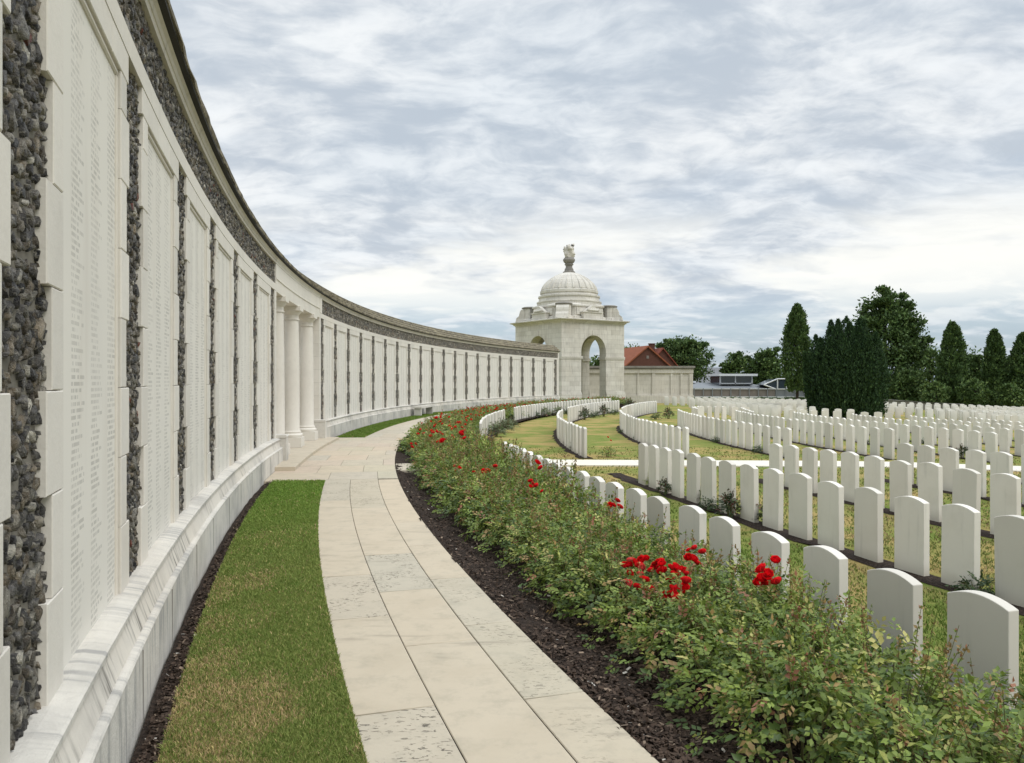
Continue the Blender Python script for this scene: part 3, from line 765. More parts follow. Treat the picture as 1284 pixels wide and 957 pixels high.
def bloom_mesh(name, seed, nb, spread, rr=.036, hue=(.80, .014, .022), hue2=(.88, .05, .06)):
    g = np.random.default_rng(seed); Vs = []; Fs = []; Cs = []; off = 0
    for k in range(nb):
        c = g.normal(0, spread, 3)*np.array([1, 1, .55]) if nb > 1 else np.zeros(3)
        ax = np.array([0, 0, 1.])+g.normal(0, .5, 3); ax /= np.linalg.norm(ax)
        a1 = np.cross(ax, (1, .2, 0)); a1 /= np.linalg.norm(a1); a2 = np.cross(ax, a1)
        sz = rr*g.uniform(.75, 1.2); hc = np.array(hue) if g.random() < .7 else np.array(hue2)
        for ring, (cnt, open_, ln) in enumerate(((7, 1.05, 1.0), (7, .78, .92), (6, .52, .82), (5, .30, .72), (3, .1, .62))):
            for j in range(cnt):
                t = 2*pi*j/cnt+ring*.5+g.uniform(-.15, .15); o_ = a1*cos(t)+a2*sin(t); s_ = -a1*sin(t)+a2*cos(t)
                dr = o_*sin(open_)+ax*cos(open_)
                b0 = c+o_*sz*.08; m1 = c+dr*sz*ln*.6; tp = c+dr*sz*ln-o_*sz*.10+ax*sz*.10
                w = sz*ln*.66
                q = [b0-s_*w*.25, b0+s_*w*.25, m1+s_*w*.9-o_*sz*.12, m1-s_*w*.9-o_*sz*.12, tp+s_*w*.6-o_*sz*.06, tp-s_*w*.6-o_*sz*.06, m1+o_*sz*.10]
                Vs += q; Fs += [(off, off+1, off+6), (off+1, off+2, off+6), (off+3, off, off+6), (off+6, off+2, off+4), (off+6, off+4, off+5), (off+6, off+5, off+3)]
                hb = hc*g.uniform(.7, 1.2); Cs += [hb*.55, hb*.55, hb, hb, hb*1.1, hb*1.1, hb*.85]; off += 7
    o = np_mesh(name, np.array(Vs), np.array(Fs), M['petal'], np.array(Cs), link=False); return o.data
NEARB = [bush_mesh('rose_bush', 20+k, 330, .040) for k in range(5)]
MIDB = [bush_mesh('rose_bush', 40+k, 230, .052, rx=.46) for k in range(3)]
FARB = [bush_mesh('rose_bush', 60+k, 170, .075, rx=.60, sprig=5) for k in range(3)]
BLO = [bloom_mesh('rose_bloom', 80+k, 1, 0, .042) for k in range(4)]
BLOP = [bloom_mesh('rose_bloom', 95+k, 1, 0, .044, (.80, .14, .12), (.85, .30, .24)) for k in range(2)]
bushes = []
def bush(r, th, var, zs, xs_, label):
    x, y, _ = P(r, th, 0); me, sm_ = var
    o = bpy.data.objects.new('rose_bush', me); COL.objects.link(o)
    o.location = (x, y, float(bed_z(r))); o.rotation_euler = (0, 0, random.uniform(0, 2*pi)); s = xs_*random.uniform(.92, 1.1); o.scale = (s, s, zs*random.uniform(.9, 1.12))
    tag(o, label, 'rose bush', 'rose bushes filling the curved bed beside the path')
    c = bpy.data.objects.new('stem', sm_); COL.objects.link(c); c.parent = o
    bushes.append(o); return o
ROWN = {0: 'row nearest the path', 1: 'middle row of the rose bed', 2: 'row nearest the headstones'}
for ri, (r, zs, sc) in enumerate(((70.60, .86, .92), (70.16, 1.03, 1.0), (69.72, .95, .96))):
    t = th_y(1.9+.15*ri, r); k = 0; t1 = th_y(17.5, r)
    while t < t1:
        k += 1
        Y = CC[1]+r*sin(t)
        var = random.choice(NEARB if Y < 8 else MIDB)
        bush(r+random.gauss(0, .05), t, var, zs*(1 if ri < 2 or Y > 4.2 else .72)*(1.45 if ri == 2 and Y > 8.5 else 1.12 if ri == 2 else 1), sc, f'green rose bush, {ordinal(k)} from the camera in the {ROWN[ri]}')
        t += (.54 if Y < 8 else .62)/r
for ri, (r, zs) in enumerate(((70.62, .84), (69.95, .84))):
    t = th_y(17.9, r); k = 0; t1 = th_y(64.5, r)
    while t < t1:
        k += 1
        bush(r+random.gauss(0, .08), t, random.choice(FARB), zs, 1.0, f'red flowered rose bush beyond the portico, {ordinal(k)} along on the {"path" if ri == 0 else "headstone"} side')
        t += .82/r
def bloom_at(pos, me, s=1.0):
    b = min(bushes, key=lambda o: (o.location.x-pos[0])**2+(o.location.y-pos[1])**2)
    o = bpy.data.objects.new('rose_bloom', me); COL.objects.link(o); o.parent = b
    d = np.array(pos)-np.array(b.location); a = -b.rotation_euler[2]
    o.location = ((d[0]*cos(a)-d[1]*sin(a))/b.scale[0], (d[0]*sin(a)+d[1]*cos(a))/b.scale[1], d[2]/b.scale[2])
    o.scale = (s/b.scale[0], s/b.scale[1], s/b.scale[2]); o.rotation_euler = (random.uniform(-.3, .3), random.uniform(-.3, .3), random.uniform(0, 6))
def bloom_px(px, py, r, me, s=1.0):
    t = th_of(px, r); x, y, _ = P(r, t, 0); z = EYE-(py-CY)/F*y; bloom_at((x, y, z), me, s)
gr = np.random.default_rng(5)
for px, py, r, n, s in ((797, 712, 70.5, 10, .95), (812, 703, 70.35, 4, .95), (791, 733, 70.55, 2, 1.0), (800, 738, 70.55, 2, .95), (815, 743, 70.5, 1, 1.0),
        (832, 711, 70.2, 5, 1.0), (846, 718, 70.2, 9, .95), (863, 708, 70.1, 5, .95), (851, 725, 70.2, 2, 1.1), (835, 744, 70.4, 9, .98), (850, 745, 70.4, 9, .98),
        (874, 689, 69.9, 2, 1.0), (864, 691, 69.9, 1, .8), (892, 720, 69.9, 1, 1.0), (956, 729, 69.98, 9, 1.1), (968, 720, 69.95, 3, 1.1),
        (773, 635, 69.7, 4, .9), (673, 612, 70.2, 5, .9), (621, 586, 70.3, 1, 1.2), (609, 592, 70.4, 5, .95), (567, 589, 70.6, 5, .95),
        (511, 558, 71.0, 2, 1.3), (681, 583, 69.8, 2, 1.2), (534, 561, 70.6, 2, 1.3), (553, 553, 70.5, 2, 1.3), (583, 548, 70.3, 2, 1.3)):
    for q in range(n):
        bloom_px(px+(gr.normal(0, 8) if n > 1 else 0)*(py-300)/420, py+(gr.normal(0, 6) if n > 1 else 0)*(py-300)/420, r+gr.normal(0, .03), (BLOP[q % 2] if px in (797, 791) and q < 3 else BLO[int(gr.integers(0, 4))]), s*gr.uniform(.85, 1.1))
for b in list(bushes):
    y = b.location.y
    if y > 16.5:
        for k in range(gr.integers(1, 5) if y < 45 else gr.integers(0, 4)):
            a = gr.uniform(0, 6.28); q = gr.uniform(0, .42)
            bloom_at((b.location.x+q*cos(a), y+q*sin(a), b.location.z+b.scale[2]*gr.uniform(.50, .62)), BLO[int(gr.integers(0, 4))], gr.uniform(.95, 1.5))

# small border plants between the headstones
PALE = np.array([[.10, .14, .06], [.15, .19, .085], [.2, .24, .12], [.26, .29, .16], [.3, .32, .2], [.2, .17, .09], [.25, .1, .08]])
DK = np.array([[.03, .055, .018], [.04, .075, .024], [.06, .10, .03], [.08, .12, .035], [.10, .13, .04], [.12, .07, .035], [.16, .05, .04]])
SMALL = [bush_mesh('border_plant', 120, 90, .035, rx=.17, h=.26, sprig=2), bush_mesh('border_plant', 121, 70, .04, rx=.15, h=.2, sprig=0, pal=DK), bush_mesh('border_plant', 122, 90, .05, rx=.16, h=.42, sprig=5, pal=DK), bush_mesh('border_plant', 123, 130, .06, rx=.30, h=.45, sprig=6, pal=PALE)]
def plant(x, y, var, s, label):
    me, sm_ = SMALL[var]; o = bpy.data.objects.new('border_plant', me); COL.objects.link(o)
    o.location = (x, y, float(lawn_z(x, y))); o.rotation_euler = (0, 0, random.uniform(0, 6.28)); o.scale = (s, s, s)
    c = bpy.data.objects.new('stem', sm_); COL.objects.link(c); c.parent = o
    tag(o, label, 'plant', 'low plants growing between the headstones'); return o
rp = random.Random(3); npl = {}
for s in single:
    if s[3] in ('near', 'mid') and s[4] > 1 and s[4] < 9 and rp.random() < (.34 if s[3] == 'near' else .22) and s[1] < 33:
        key = (s[3], s[4]); npl[key] = npl.get(key, 0)+1
        dr = rp.choice([-.12, .14]); ux, uy = cos(s[2]), sin(s[2])
        x = s[0]+ux*.32+uy*dr; y = s[1]+uy*.32-ux*dr
        side = 'before' if s[3] == 'near' else 'beyond'
        var = rp.choice([0, 1, 1, 2])
        plant(x, y, var, rp.uniform(.6, 1.0), f'{["small green", "low dark", "tall dark", "pale"][var]} leafy plant, {ordinal(npl[key])} one in the {ordinal(s[4])} headstone row {side} the lawn path')
for k, (px, Y, var, s, w) in enumerate(((622, 29, 3, 1.1, 'nearest'), (632, 31.5, 3, 1.2, 'second'), (640, 34, 3, 1.0, 'third'), (655, 42, 3, 1.1, 'fourth'), (672, 44, 1, 1.6, 'fifth'), (683, 45.5, 3, 1.2, 'sixth'), (700, 47, 3, 1.2, 'seventh'), (712, 48, 1, 1.6, 'eighth'))):
    x = (px-CX)/F*Y; plant(x, Y, var, s, f'{"pale grey-green" if var == 3 else "dark green"} bushy plant, {w} along the lawn side of the row by the far roses')
for k, (px, Y, s, w) in enumerate(((733, 42, 1.6, 'nearest'), (745, 44.5, 1.7, 'second'), (757, 46, 1.7, 'third'), (770, 48, 1.7, 'fourth'), (789, 50, 2.2, 'fifth'), (822, 42.5, 1.6, 'sixth'), (838, 43, 1.5, 'seventh'))):
    x = (px-CX)/F*Y; plant(x, Y, 1 if k % 2 else 2, s, f'dark low plant, {w} along the lawn in front of the rows below the pavilion')
pl = plant((763-CX)/F*20.6, 20.6, 0, 1.1, 'small rose with two red blooms beside the second row end beyond the lawn path')
for dx, dz in ((.02, .48), (-.05, .40)):
    o = bpy.data.objects.new('rose_bloom', BLO[3]); COL.objects.link(o); o.parent = pl; o.location = (dx, 0, dz)

# ------------------------------------------------------------------ bark mulch, grass blades
def chips(name, n, rfun, label):
    r, t = rfun(n); z = bed_z(r) if label == 'bed' else np.full(n, -.026)
    C = np.stack([CC[0]-r*np.cos(t), CC[1]+r*np.sin(t), z+RNG.uniform(.002, .022, n)], -1)
    a = unit(RNG, n)*np.array([1, 1, .35]); a /= np.linalg.norm(a, axis=1, keepdims=True); b = np.cross(a, unit(RNG, n)*.5+np.array([0, 0, 1.])); b /= np.linalg.norm(b, axis=1, keepdims=True)
    L = RNG.uniform(.006, .020, n)[:, None]; Wd = L*RNG.uniform(.3, .7, (n, 1))
    V = np.stack([C-a*L-b*Wd*.6, C+a*L*.8-b*Wd, C+a*L+b*Wd*.7, C-a*L*.7+b*Wd], 1).reshape(-1, 3)
    i = (np.arange(n)*4)[:, None]+np.arange(4)[None]
    c = np.array([.055, .038, .028])*RNG.uniform(.35, 1.7, (n, 1)); c = np.where((RNG.random(n) > .93)[:, None], np.array([.20, .15, .11])*RNG.uniform(.6, 1.3, (n, 1)), c); c = np.where((RNG.random(n) > .993)[:, None], np.array([.5, .47, .42]), c)
    o = np_mesh(name, V, i, M['mulch'], np.repeat(c, 4, 0)); return o
def bedr(n):
    Y = 2.2+(1/(RNG.uniform(1/15., 1/1.2, n))-1.2); Y = np.clip(Y, 2, 15); r = RNG.uniform(70.35, 71.37, n); return r, np.arcsin((Y-CC[1])/r)
tag(chips('bark_mulch', 34000, bedr, 'bed'), 'dark bark mulch covering the rose bed beside the paving', 'mulch', None, 'stuff')
def stripr(n):
    Y = 2.2+(1/(RNG.uniform(1/12., 1/1.2, n))-1.2); Y = np.clip(Y, 2, 12.4); r = RNG.uniform(GL-.01, R-.19, n); return r, np.arcsin((Y-CC[1])/r)
tag(chips('bark_mulch', 9000, stripr, 'strip'), 'dark soil and bark chips along the foot of the memorial wall', 'mulch', None, 'stuff')

def vnoise(x, y, s, seed=0):
    g = np.random.default_rng(seed); T = g.random((64, 64)); x = x*s+100; y = y*s+100
    i, j = np.floor(x).astype(int), np.floor(y).astype(int); fx, fy = x-i, y-j; fx = fx*fx*(3-2*fx); fy = fy*fy*(3-2*fy)
    A = lambda a, b: T[a % 64, b % 64]
    return (A(i, j)*(1-fx)+A(i+1, j)*fx)*(1-fy)+(A(i, j+1)*(1-fx)+A(i+1, j+1)*fx)*fy
def blades(name, X, Y, Z, h0, cols):
    n = len(X); h = h0*RNG.uniform(.5, 1.3, n)*(1+np.clip((np.hypot(X, Y)-4)/8, 0, 2)*.15); a = RNG.uniform(0, 2*pi, n); w = h*RNG.uniform(.07, .12, n)*(1+np.clip((np.hypot(X, Y)-3)/5, 0, 3))
    ln = RNG.normal(0, .55, (n, 2))*h[:, None]
    B = np.stack([X, Y, Z], -1); S = np.stack([np.cos(a)*w, np.sin(a)*w, 0*a], -1)
    m = B+np.stack([ln[:, 0]*.35, ln[:, 1]*.35, h*.6], -1); t = B+np.stack([ln[:, 0], ln[:, 1], h*.95], -1)
    V = np.stack([B-S, B+S, m+S*.8, m-S*.8, t], 1).reshape(-1, 3); i = (np.arange(n)*5)[:, None]
    return np_mesh(name, V, [(i+np.array([[0, 1, 2, 3]])), (i+np.array([[3, 2, 4]]))], M['grass_blade'], np.repeat(cols, 5, 0))
def grass_col(n, green, dry):
    g1 = np.array([.145, .205, .048]); g2 = np.array([.26, .285, .085]); yb = np.array([.48, .39, .17]); br = np.array([.50, .36, .20])
    k = RNG.random((n, 1)); c = g1*(1-k)+g2*k; c = c*(1-.35*green[:, None])+np.array([.10, .27, .015])*.35*green[:, None]
    m = (RNG.random(n) < dry)[:, None]; c = np.where(m, np.where(RNG.random((n, 1)) < .5, yb, br)*RNG.uniform(.6, 1.1, (n, 1)), c)
    return c*RNG.uniform(.7, 1.2, (n, 1))
n = 210000
Y = 1/RNG.uniform(1/13.5, 1/2.0, n); Y = Y[Y < 12.45]; n = len(Y); r = RNG.uniform(PL-.006, GL+.012, n); t = np.arcsin((Y-CC[1])/r); X = CC[0]-r*np.cos(t)
nz = vnoise(X, Y, 2.4, 1)*.6+vnoise(X, Y, 6, 2)*.4; dry = np.clip((nz-.42)*2.2, .06, .8)*np.clip(1.35-(Y-2.5)/5.0, .08, 1); green = np.clip((Y-7)/4, 0, 1)
keep = RNG.random(n) > (dry-.45)*1.0
cg = grass_col(n, green, dry)
tag(blades('grass', X[keep], Y[keep], np.full(n, -.004)[keep], .017, cg[keep]*1.2), 'mown grass verge with dry brown patches between wall and path', 'grass', None, 'stuff')
n = 22000; Y = RNG.uniform(21.95, 40, n); r = RNG.uniform(PL, GL, n); t = np.arcsin((Y-CC[1])/r); X = CC[0]-r*np.cos(t)
tag(blades('grass', X, Y, np.full(n, -.004), .03, grass_col(n, np.ones(n), np.full(n, .03))), 'bright green grass verge under the far wall panels', 'grass', None, 'stuff')
n = 150000; Y = 1/RNG.uniform(1/24, 1/3.4, n); X = RNG.uniform(-.3, .72, n)*Y; rr = np.hypot(X-CC[0], Y-CC[1])
ok = (rr < 69.0) & (np.abs(Y-18.95) > .72)
for k in range(2, 6):
    rk = near_rows[k][0] if k in near_rows else 69.2-2.54*(k-1)
    ok &= ~((np.abs(rr-rk) < .27) & (Y < 16.5))
for k in range(1, 6): ok &= ~((np.abs(rr-(69.2-2.67*(k-1))) < .27) & (Y > 20))
X, Y = X[ok], Y[ok]; n = len(X); nz = vnoise(X, Y, .9, 3)*.6+vnoise(X, Y, 3, 4)*.4; dry = np.clip((nz-.36)*1.9, .08, .8)
near_first = np.clip((np.hypot(X-CC[0], Y-CC[1])-66.8)/.8, 0, 1)*(Y < 17); dry = dry*(1-.6*near_first)*.8
tag(blades('grass', X, Y, lawn_z(X, Y), .026, grass_col(n, near_first*.8, dry)*.80), 'short lawn grass between the rows of headstones', 'grass', None, 'stuff')

# ------------------------------------------------------------------ domed pavilion
A_, AL = 7.2, radians(33.5); e1 = (cos(AL), sin(AL)); e2 = (-sin(AL), cos(AL)); K_ = (4.3, 66.5); H2 = A_/2
pc = (K_[0]+H2*(e1[0]+e2[0]), K_[1]+H2*(e1[1]+e2[1]))
pav = empty('domed_pavilion', (pc[0], pc[1], -.05), AL)
tag(pav, 'square stone pavilion with arches, ribbed dome and carved urn at the end of the wall', 'pavilion')
ZS, AR, ZT = 4.3, 1.42, 6.80
def rot4(k): return lambda x, y, z: ((x, y, z), (-y, x, z), (-x, -y, z), (y, -x, z))[k]
wb = MB(); ib = MB(); ab = MB()
for k in range(4):
    m = rot4(k); hw = H2 if k % 2 == 0 else H2-.9; T = .9
    out = [(-hw, -.3), (-AR, -.3), (-AR, ZS)] + [(-AR*cos(pi*i/16), ZS+AR*1.04*sin(pi*i/16)) for i in range(1, 16)] + [(AR, ZS), (AR, -.3), (hw, -.3), (hw, ZT), (-hw, ZT)]
    n = len(out)
    # left and right piers and the arch head as strips (quads)
    arc = [(-AR*cos(pi*i/16), ZS+AR*1.04*sin(pi*i/16)) for i in range(17)]
    for yv, flip in ((-H2, 0), (-H2+T, 1)):
        vs = []; fs = []
        q = [(-hw, -.3), (-AR, -.3), (-AR, ZS), (-hw, ZS), (AR, -.3), (hw, -.3), (hw, ZS), (AR, ZS), (-hw, ZT), (hw, ZT)]
        vs = [m(a, yv, b) for a, b in q]; fs = [(0, 1, 2, 3), (4, 5, 6, 7)]
        b0 = len(vs)
        for (a, b) in arc: vs += [m(a, yv, b), m(a, yv, ZT)]
        fs += [(b0+2*i, b0+2*i+2, b0+2*i+3, b0+2*i+1) for i in range(16)]
        fs += [(3, 2, b0+1, 8), (7, 6, 9, b0+33)]
        wb.add(vs, fs)
    vs = []
    path = [(-AR, -.3)] + arc + [(AR, -.3)]
    for (a, b) in path: vs += [m(a, -H2, b), m(a, -H2+T, b)]
    wb.add(vs, [(2*i, 2*i+1, 2*i+3, 2*i+2) for i in range(len(path)-1)])
    for a, b in ((-hw, -hw), (hw, hw)): wb.add([m(a, -H2, -.3), m(a, -H2+T, -.3), m(a, -H2+T, ZT), m(a, -H2, ZT)], [(0, 1, 2, 3)])
    for s in (-1, 1):                                    # imposts
        ib = MB()
        x0, x1 = sorted((s*(AR-.12), s*(H2+.06 if k % 2 == 0 else H2-.001)))
        ib.box(x0, x1, -H2-.07, -H2+T+.06, 3.72, 3.90, m); ib.box(x0, x1, -H2-.04, -H2+T+.04, 3.62, 3.719, m)
        ib.build('impost_band', M['pav'], pav); ib = MB()
        x0, x1 = sorted((s*(AR+.0), s*(H2+.10 if k % 2 == 0 else H2-.001)))
        ib.box(x0, x1, -H2-.11, -H2+.1, -.3, .55, m); ib.box(x0, x1, -H2-.06, -H2+.1, .551, .70, m); ib.build('pier_base', M['pav'], pav)
    ab = MB(); ab.box(-.16, .16, -H2-.05, -H2+.2, ZS+AR*1.04-.02, ZS+AR*1.04+.42, m); ab.build('keystone', M['pav'], pav)
wb.build('wall', M['pav'], pav);
cb = MB(); n4 = lambda h, z: [(-h, -h, z), (h, -h, z), (h, h, z), (-h, h, z)]
lv = [(H2+.03, ZT), (H2+.05, ZT+.07), (H2+.14, ZT+.12), (H2+.17, ZT+.2), (H2+.38, ZT+.27), (H2+.40, ZT+.35), (H2+.1, ZT+.42)]
vs = sum([n4(h, z) for h, z in lv], []); cb.add(vs, [(4*i+j, 4*i+(j+1) % 4, 4*i+4+(j+1) % 4, 4*i+4+j) for i in range(len(lv)-1) for j in range(4)] + [(0, 1, 2, 3), tuple(len(vs)-4+j for j in range(4))])
cb.build('cornice', M['pav'], pav)
ZA = ZT+.42
at = MB()                                               # attic: octagonal drum with panels, front blocks
def octa(h, c, z): return [(-h, -c, z), (-c, -h, z), (c, -h, z), (h, -c, z), (h, c, z), (c, h, z), (-c, h, z), (-h, c, z)]
ol = [(3.15, 1.75, ZA-.02), (3.15, 1.75, ZA+.25), (2.98, 1.62, ZA+.32), (2.95, 1.6, ZA+1.1), (3.05, 1.66, ZA+1.16), (3.05, 1.66, ZA+1.3), (2.85, 1.5, ZA+1.42)]
vs = sum([octa(*o) for o in ol], []); at.add(vs, [(8*i+j, 8*i+(j+1) % 8, 8*i+8+(j+1) % 8, 8*i+8+j) for i in range(len(ol)-1) for j in range(8)] + [tuple(range(8)), tuple(len(vs)-8+j for j in range(8))])
for k in range(4):
    m = rot4(k)
    for x0, x1 in ((-1.5, -.15), (.15, 1.5)):
        at.box(x0, x1, -3.06, -2.9, ZA+.42, ZA+1.0, m)
at.build('attic', M['pav'], pav)
for k in range(4):
    m = rot4(k); p = MB()
    vs = [m(-1.05, -3.48, ZA+.0), m(1.05, -3.48, ZA), m(1.05, -3.48, ZA+.62), (m(0, -3.48, ZA+1.25)), m(-1.05, -3.48, ZA+.62), m(-1.05, -3.1, ZA), m(1.05, -3.1, ZA), m(1.05, -3.1, ZA+.62), m(0, -3.1, ZA+1.25), m(-1.05, -3.1, ZA+.62)]
    p.add(vs, [(0, 1, 2, 3, 4), (9, 8, 7, 6, 5), (1, 6, 7, 2), (2, 7, 8, 3), (3, 8, 9, 4), (4, 9, 5, 0)])
    p.box(-1.15, 1.15, -3.56, -3.08, ZA+.58, ZA+.68, m)
    for i in range(9): p.lathe([(.10, ZA+.70), (.17, ZA+.78), (.12, ZA+.9)] if i % 2 else [(.12, ZA+.70), (.15, ZA+.82), (.06, ZA+1.0)], 8, m(-.55+.137*i, -3.50, 0)[:2])
    p.build('pediment', M['pav'], pav)
    t = MB(); x, y, _ = m(-2.62, -2.62, 0)
    t.lathe([(.80, ZA), (.80, ZA+.2), (.66, ZA+.26), (.66, ZA+1.22)], 20, (x, y))
    dx, dy = x/hypot(x, y), y/hypot(x, y); sx, sy = -dy, dx; q = []
    for o_, z in ((.4, ZA), (1.28, ZA), (1.20, ZA+.34), (.95, ZA+.55), (.86, ZA+.95), (.72, ZA+1.16), (.4, ZA+1.16)):
        for s in (-1, 1): q.append((x+dx*o_+sx*s*.56, y+dy*o_+sy*s*.56, z))
    t.add(q, [(2*i, 2*i+1, (2*i+3) % 14, (2*i+2) % 14) for i in range(7)] + [tuple(range(0, 14, 2)), tuple(range(13, 0, -2))])
    tu = t.build('corner_turret', M['pav'], pav)
    c = MB(); c.lathe([(.66, ZA+1.221), (.76, ZA+1.26), (.78, ZA+1.34), (.60, ZA+1.42)], 20, (x, y)); cc = c.build('cap', M['darkcap'], tu)
    s = MB()
    for i in range(10):
        a = atan2(-dy, -dx)+(i-4.5)*.28; s.tube([(x+.68*cos(a), y+.68*sin(a), ZA+.3), (x+.68*cos(a), y+.68*sin(a), ZA+1.2)], .055, 6)
    s.build('fluting', M['darkcap'], tu)  # flutes take the dark cap stone over their whole height
dr = MB(); dr.lathe([(2.98, ZA+1.3), (2.98, ZA+1.62), (3.02, ZA+1.66), (3.02, ZA+1.76), (2.86, ZA+1.80), (2.80, ZA+2.1), (2.88, ZA+2.16), (2.88, ZA+2.30), (2.68, ZA+2.34), (2.62, ZA+2.5), (2.70, ZA+2.56), (2.70, ZA+2.78), (2.60, ZA+2.84), (2.5, ZA+2.86)], 64)
dr.build('drum', M['pav'], pav, True)
zb = ZA+2.86
def ribs(t, z, r): return 1+(.05 if (t*24/(2*pi)) % 1 < .3 else 0)
dm_ = MB(); dm_.lathe([(2.50, zb), (2.50, zb+.1), (2.40, zb+.35), (2.22, zb+.62), (1.98, zb+.88), (1.68, zb+1.13), (1.32, zb+1.36), (.92, zb+1.55), (.55, zb+1.68), (.45, zb+1.70)], 240, (0, 0), ribs)
dm_.build('dome', M['pav'], pav)
fz = zb+1.69; fi = MB()
fi.lathe([(.58, fz-.06), (.58, fz+.08), (.44, fz+.16), (.40, fz+.36), (.32, fz+.46), (.31, fz+.68), (.40, fz+.72), (.42, fz+.80), (.34, fz+.86), (.48, fz+.98), (.56, fz+1.14), (.56, fz+1.24), (.44, fz+1.40), (.40, fz+1.44)], 24)
fn = fi.build('urn', M['darkcap'], pav, True)
ff = MB()
ff.lathe([(.40, fz+1.44), (.42, fz+1.55), (.46, fz+1.75), (.40, fz+2.0), (.44, fz+2.2), (.36, fz+2.42), (.22, fz+2.5)], 18, (0, 0), lambda t, z, r: 1+.22*sin(3*t+z*5)+.10*sin(7*t-z*9))
dv = np.array((-e1[0]*0-1, 0)); ca, sa = cos(-AL), sin(-AL)
def lw(x, z): return (x*ca, x*sa, z)                     # across the view, in the pavilion's own frame
ff.tube([lw(-.15, fz+1.8), lw(-.32, fz+2.15), lw(-.44, fz+2.32), lw(-.52, fz+2.12)], [.26, .26, .2, .08], 8)
ff.tube([lw(.1, fz+2.0), lw(.22, fz+2.35), lw(.36, fz+2.6), lw(.46, fz+2.72)], [.32, .28, .18, .05], 8)
ff.tube([lw(-.15, fz+2.2), lw(-.1, fz+2.5), lw(.1, fz+2.66)], [.25, .2, .05], 8)
ff.tube([lw(.3, fz+1.5), lw(.46, fz+1.75), lw(.42, fz+2.0)], [.1, .16, .06], 8)
fl_ = ff.build('carved_flame', M['pav'], fn, True)

# plain stone wall to the right of the pavilion
rw = empty('stone_wall', (12, 78, -.3)); tag(rw, 'plain pale stone wall with recessed panels right of the domed pavilion', 'wall')
def part_at(mb, name, mat, parent, smooth=False):
    o = mb.build(name, mat, parent, smooth); o.location = -parent.location; return o
xr = lambda px: (px-CX)/F*78
b = MB(); b.box(xr(690), xr(868.5), 78, 78.7, -.9, 2.85); part_at(b, 'wall_body', M['farwall'], rw)
b = MB(); b.box(xr(690), xr(868.5)+.12, 77.8, 78.9, 2.851, 2.98); b.box(xr(690), xr(868.5)+.2, 77.7, 79.0, 2.981, 3.18); part_at(b, 'coping', M['darkcap'], rw)
b = MB(); b.box(xr(690), xr(868.5)+.05, 77.86, 77.999, 2.45, 2.85)
for c_, w in ((712, 4), (733, 4), (756, 4), (779, 4), (800, 2.2), (819.5, 4), (842, 2.6), (854.5, 3), (866.5, 4.5)): b.box(xr(c_-w/2), xr(c_+w/2), 77.9, 77.999, -.3, 2.449)
b.box(xr(690), xr(868.5)+.08, 77.8, 77.998, -.9, -.301+.5); part_at(b, 'pilaster', M['farwall'], rw)

# ------------------------------------------------------------------ far buildings
def at_px(px, Y): return (px-CX)/F*Y
def z_px(py, Y): return EYE-(py-CY)/F*Y
def house(name, px, Y, rz, w, d, ze, zr, wm, rm, label, chim=None, cat='house'):
    e = empty(name, (at_px(px, Y), Y, -.8), rz); tag(e, label, cat)
    b = MB(); q = [(-w/2, 0), (w/2, 0), (w/2, ze+.8), (0, zr+.8), (-w/2, ze+.8)]
    b.add([(x, 0, z) for x, z in q]+[(x, d, z) for x, z in q], [(0, 1, 2, 3, 4), (9, 8, 7, 6, 5), (0, 5, 6, 1), (1, 6, 7, 2), (4, 9, 5, 0)]); b.build('wall', wm, e)
    b = MB(); t = .22; ov = .35
    for s in (-1, 1):
        sl = (zr-ze)/(w/2); x1 = s*(w/2+ov); z1 = ze+.8-ov*sl
        v = [(0, -.25, zr+.81), (x1, -.25, z1+.01), (x1, d+.25, z1+.01), (0, d+.25, zr+.81)]
        b.add(v+[(x, y, z+t) for x, y, z in v], [(0, 1, 2, 3), (4, 5, 6, 7), (0, 1, 5, 4), (1, 2, 6, 5), (2, 3, 7, 6), (3, 0, 4, 7)])
    rfo = b.build('roof', rm, e)
    if chim:
        b = MB(); b.box(chim[0]-.4, chim[0]+.4, chim[1]-.3, chim[1]+.3, chim[2]+.8, chim[3]+.8); b.box(chim[0]-.48, chim[0]+.48, chim[1]-.38, chim[1]+.38, chim[3]+.8, chim[3]+.95); b.build('chimney', M['brick'], rfo)
    return e
h1 = house('brick_house', 812, 104, radians(14), 6.3, 9.0, 3.7, 6.25, M['brick'], M['tile'], 'brown brick gabled house with orange tiled roof behind the stone wall')
b = MB(); b.box(-.18, .18, -.06, .02, 5.5, 5.9); b.build('gable_window', M['timber'], h1)
house('brick_house', 831, 116, radians(10), 5.4, 6.0, 3.4, 6.5, M['brick'], M['redtile'], 'house with dark red roof and chimney behind the orange roofed house', (-1.0, 2.0, 4.5, 7.3))
house('grey_roofed_house', 903, 140, radians(80), 7, 9, 1.2, 3.9, M['timber'], M['grey_roof'], 'low grey roofed house between the two far trees')
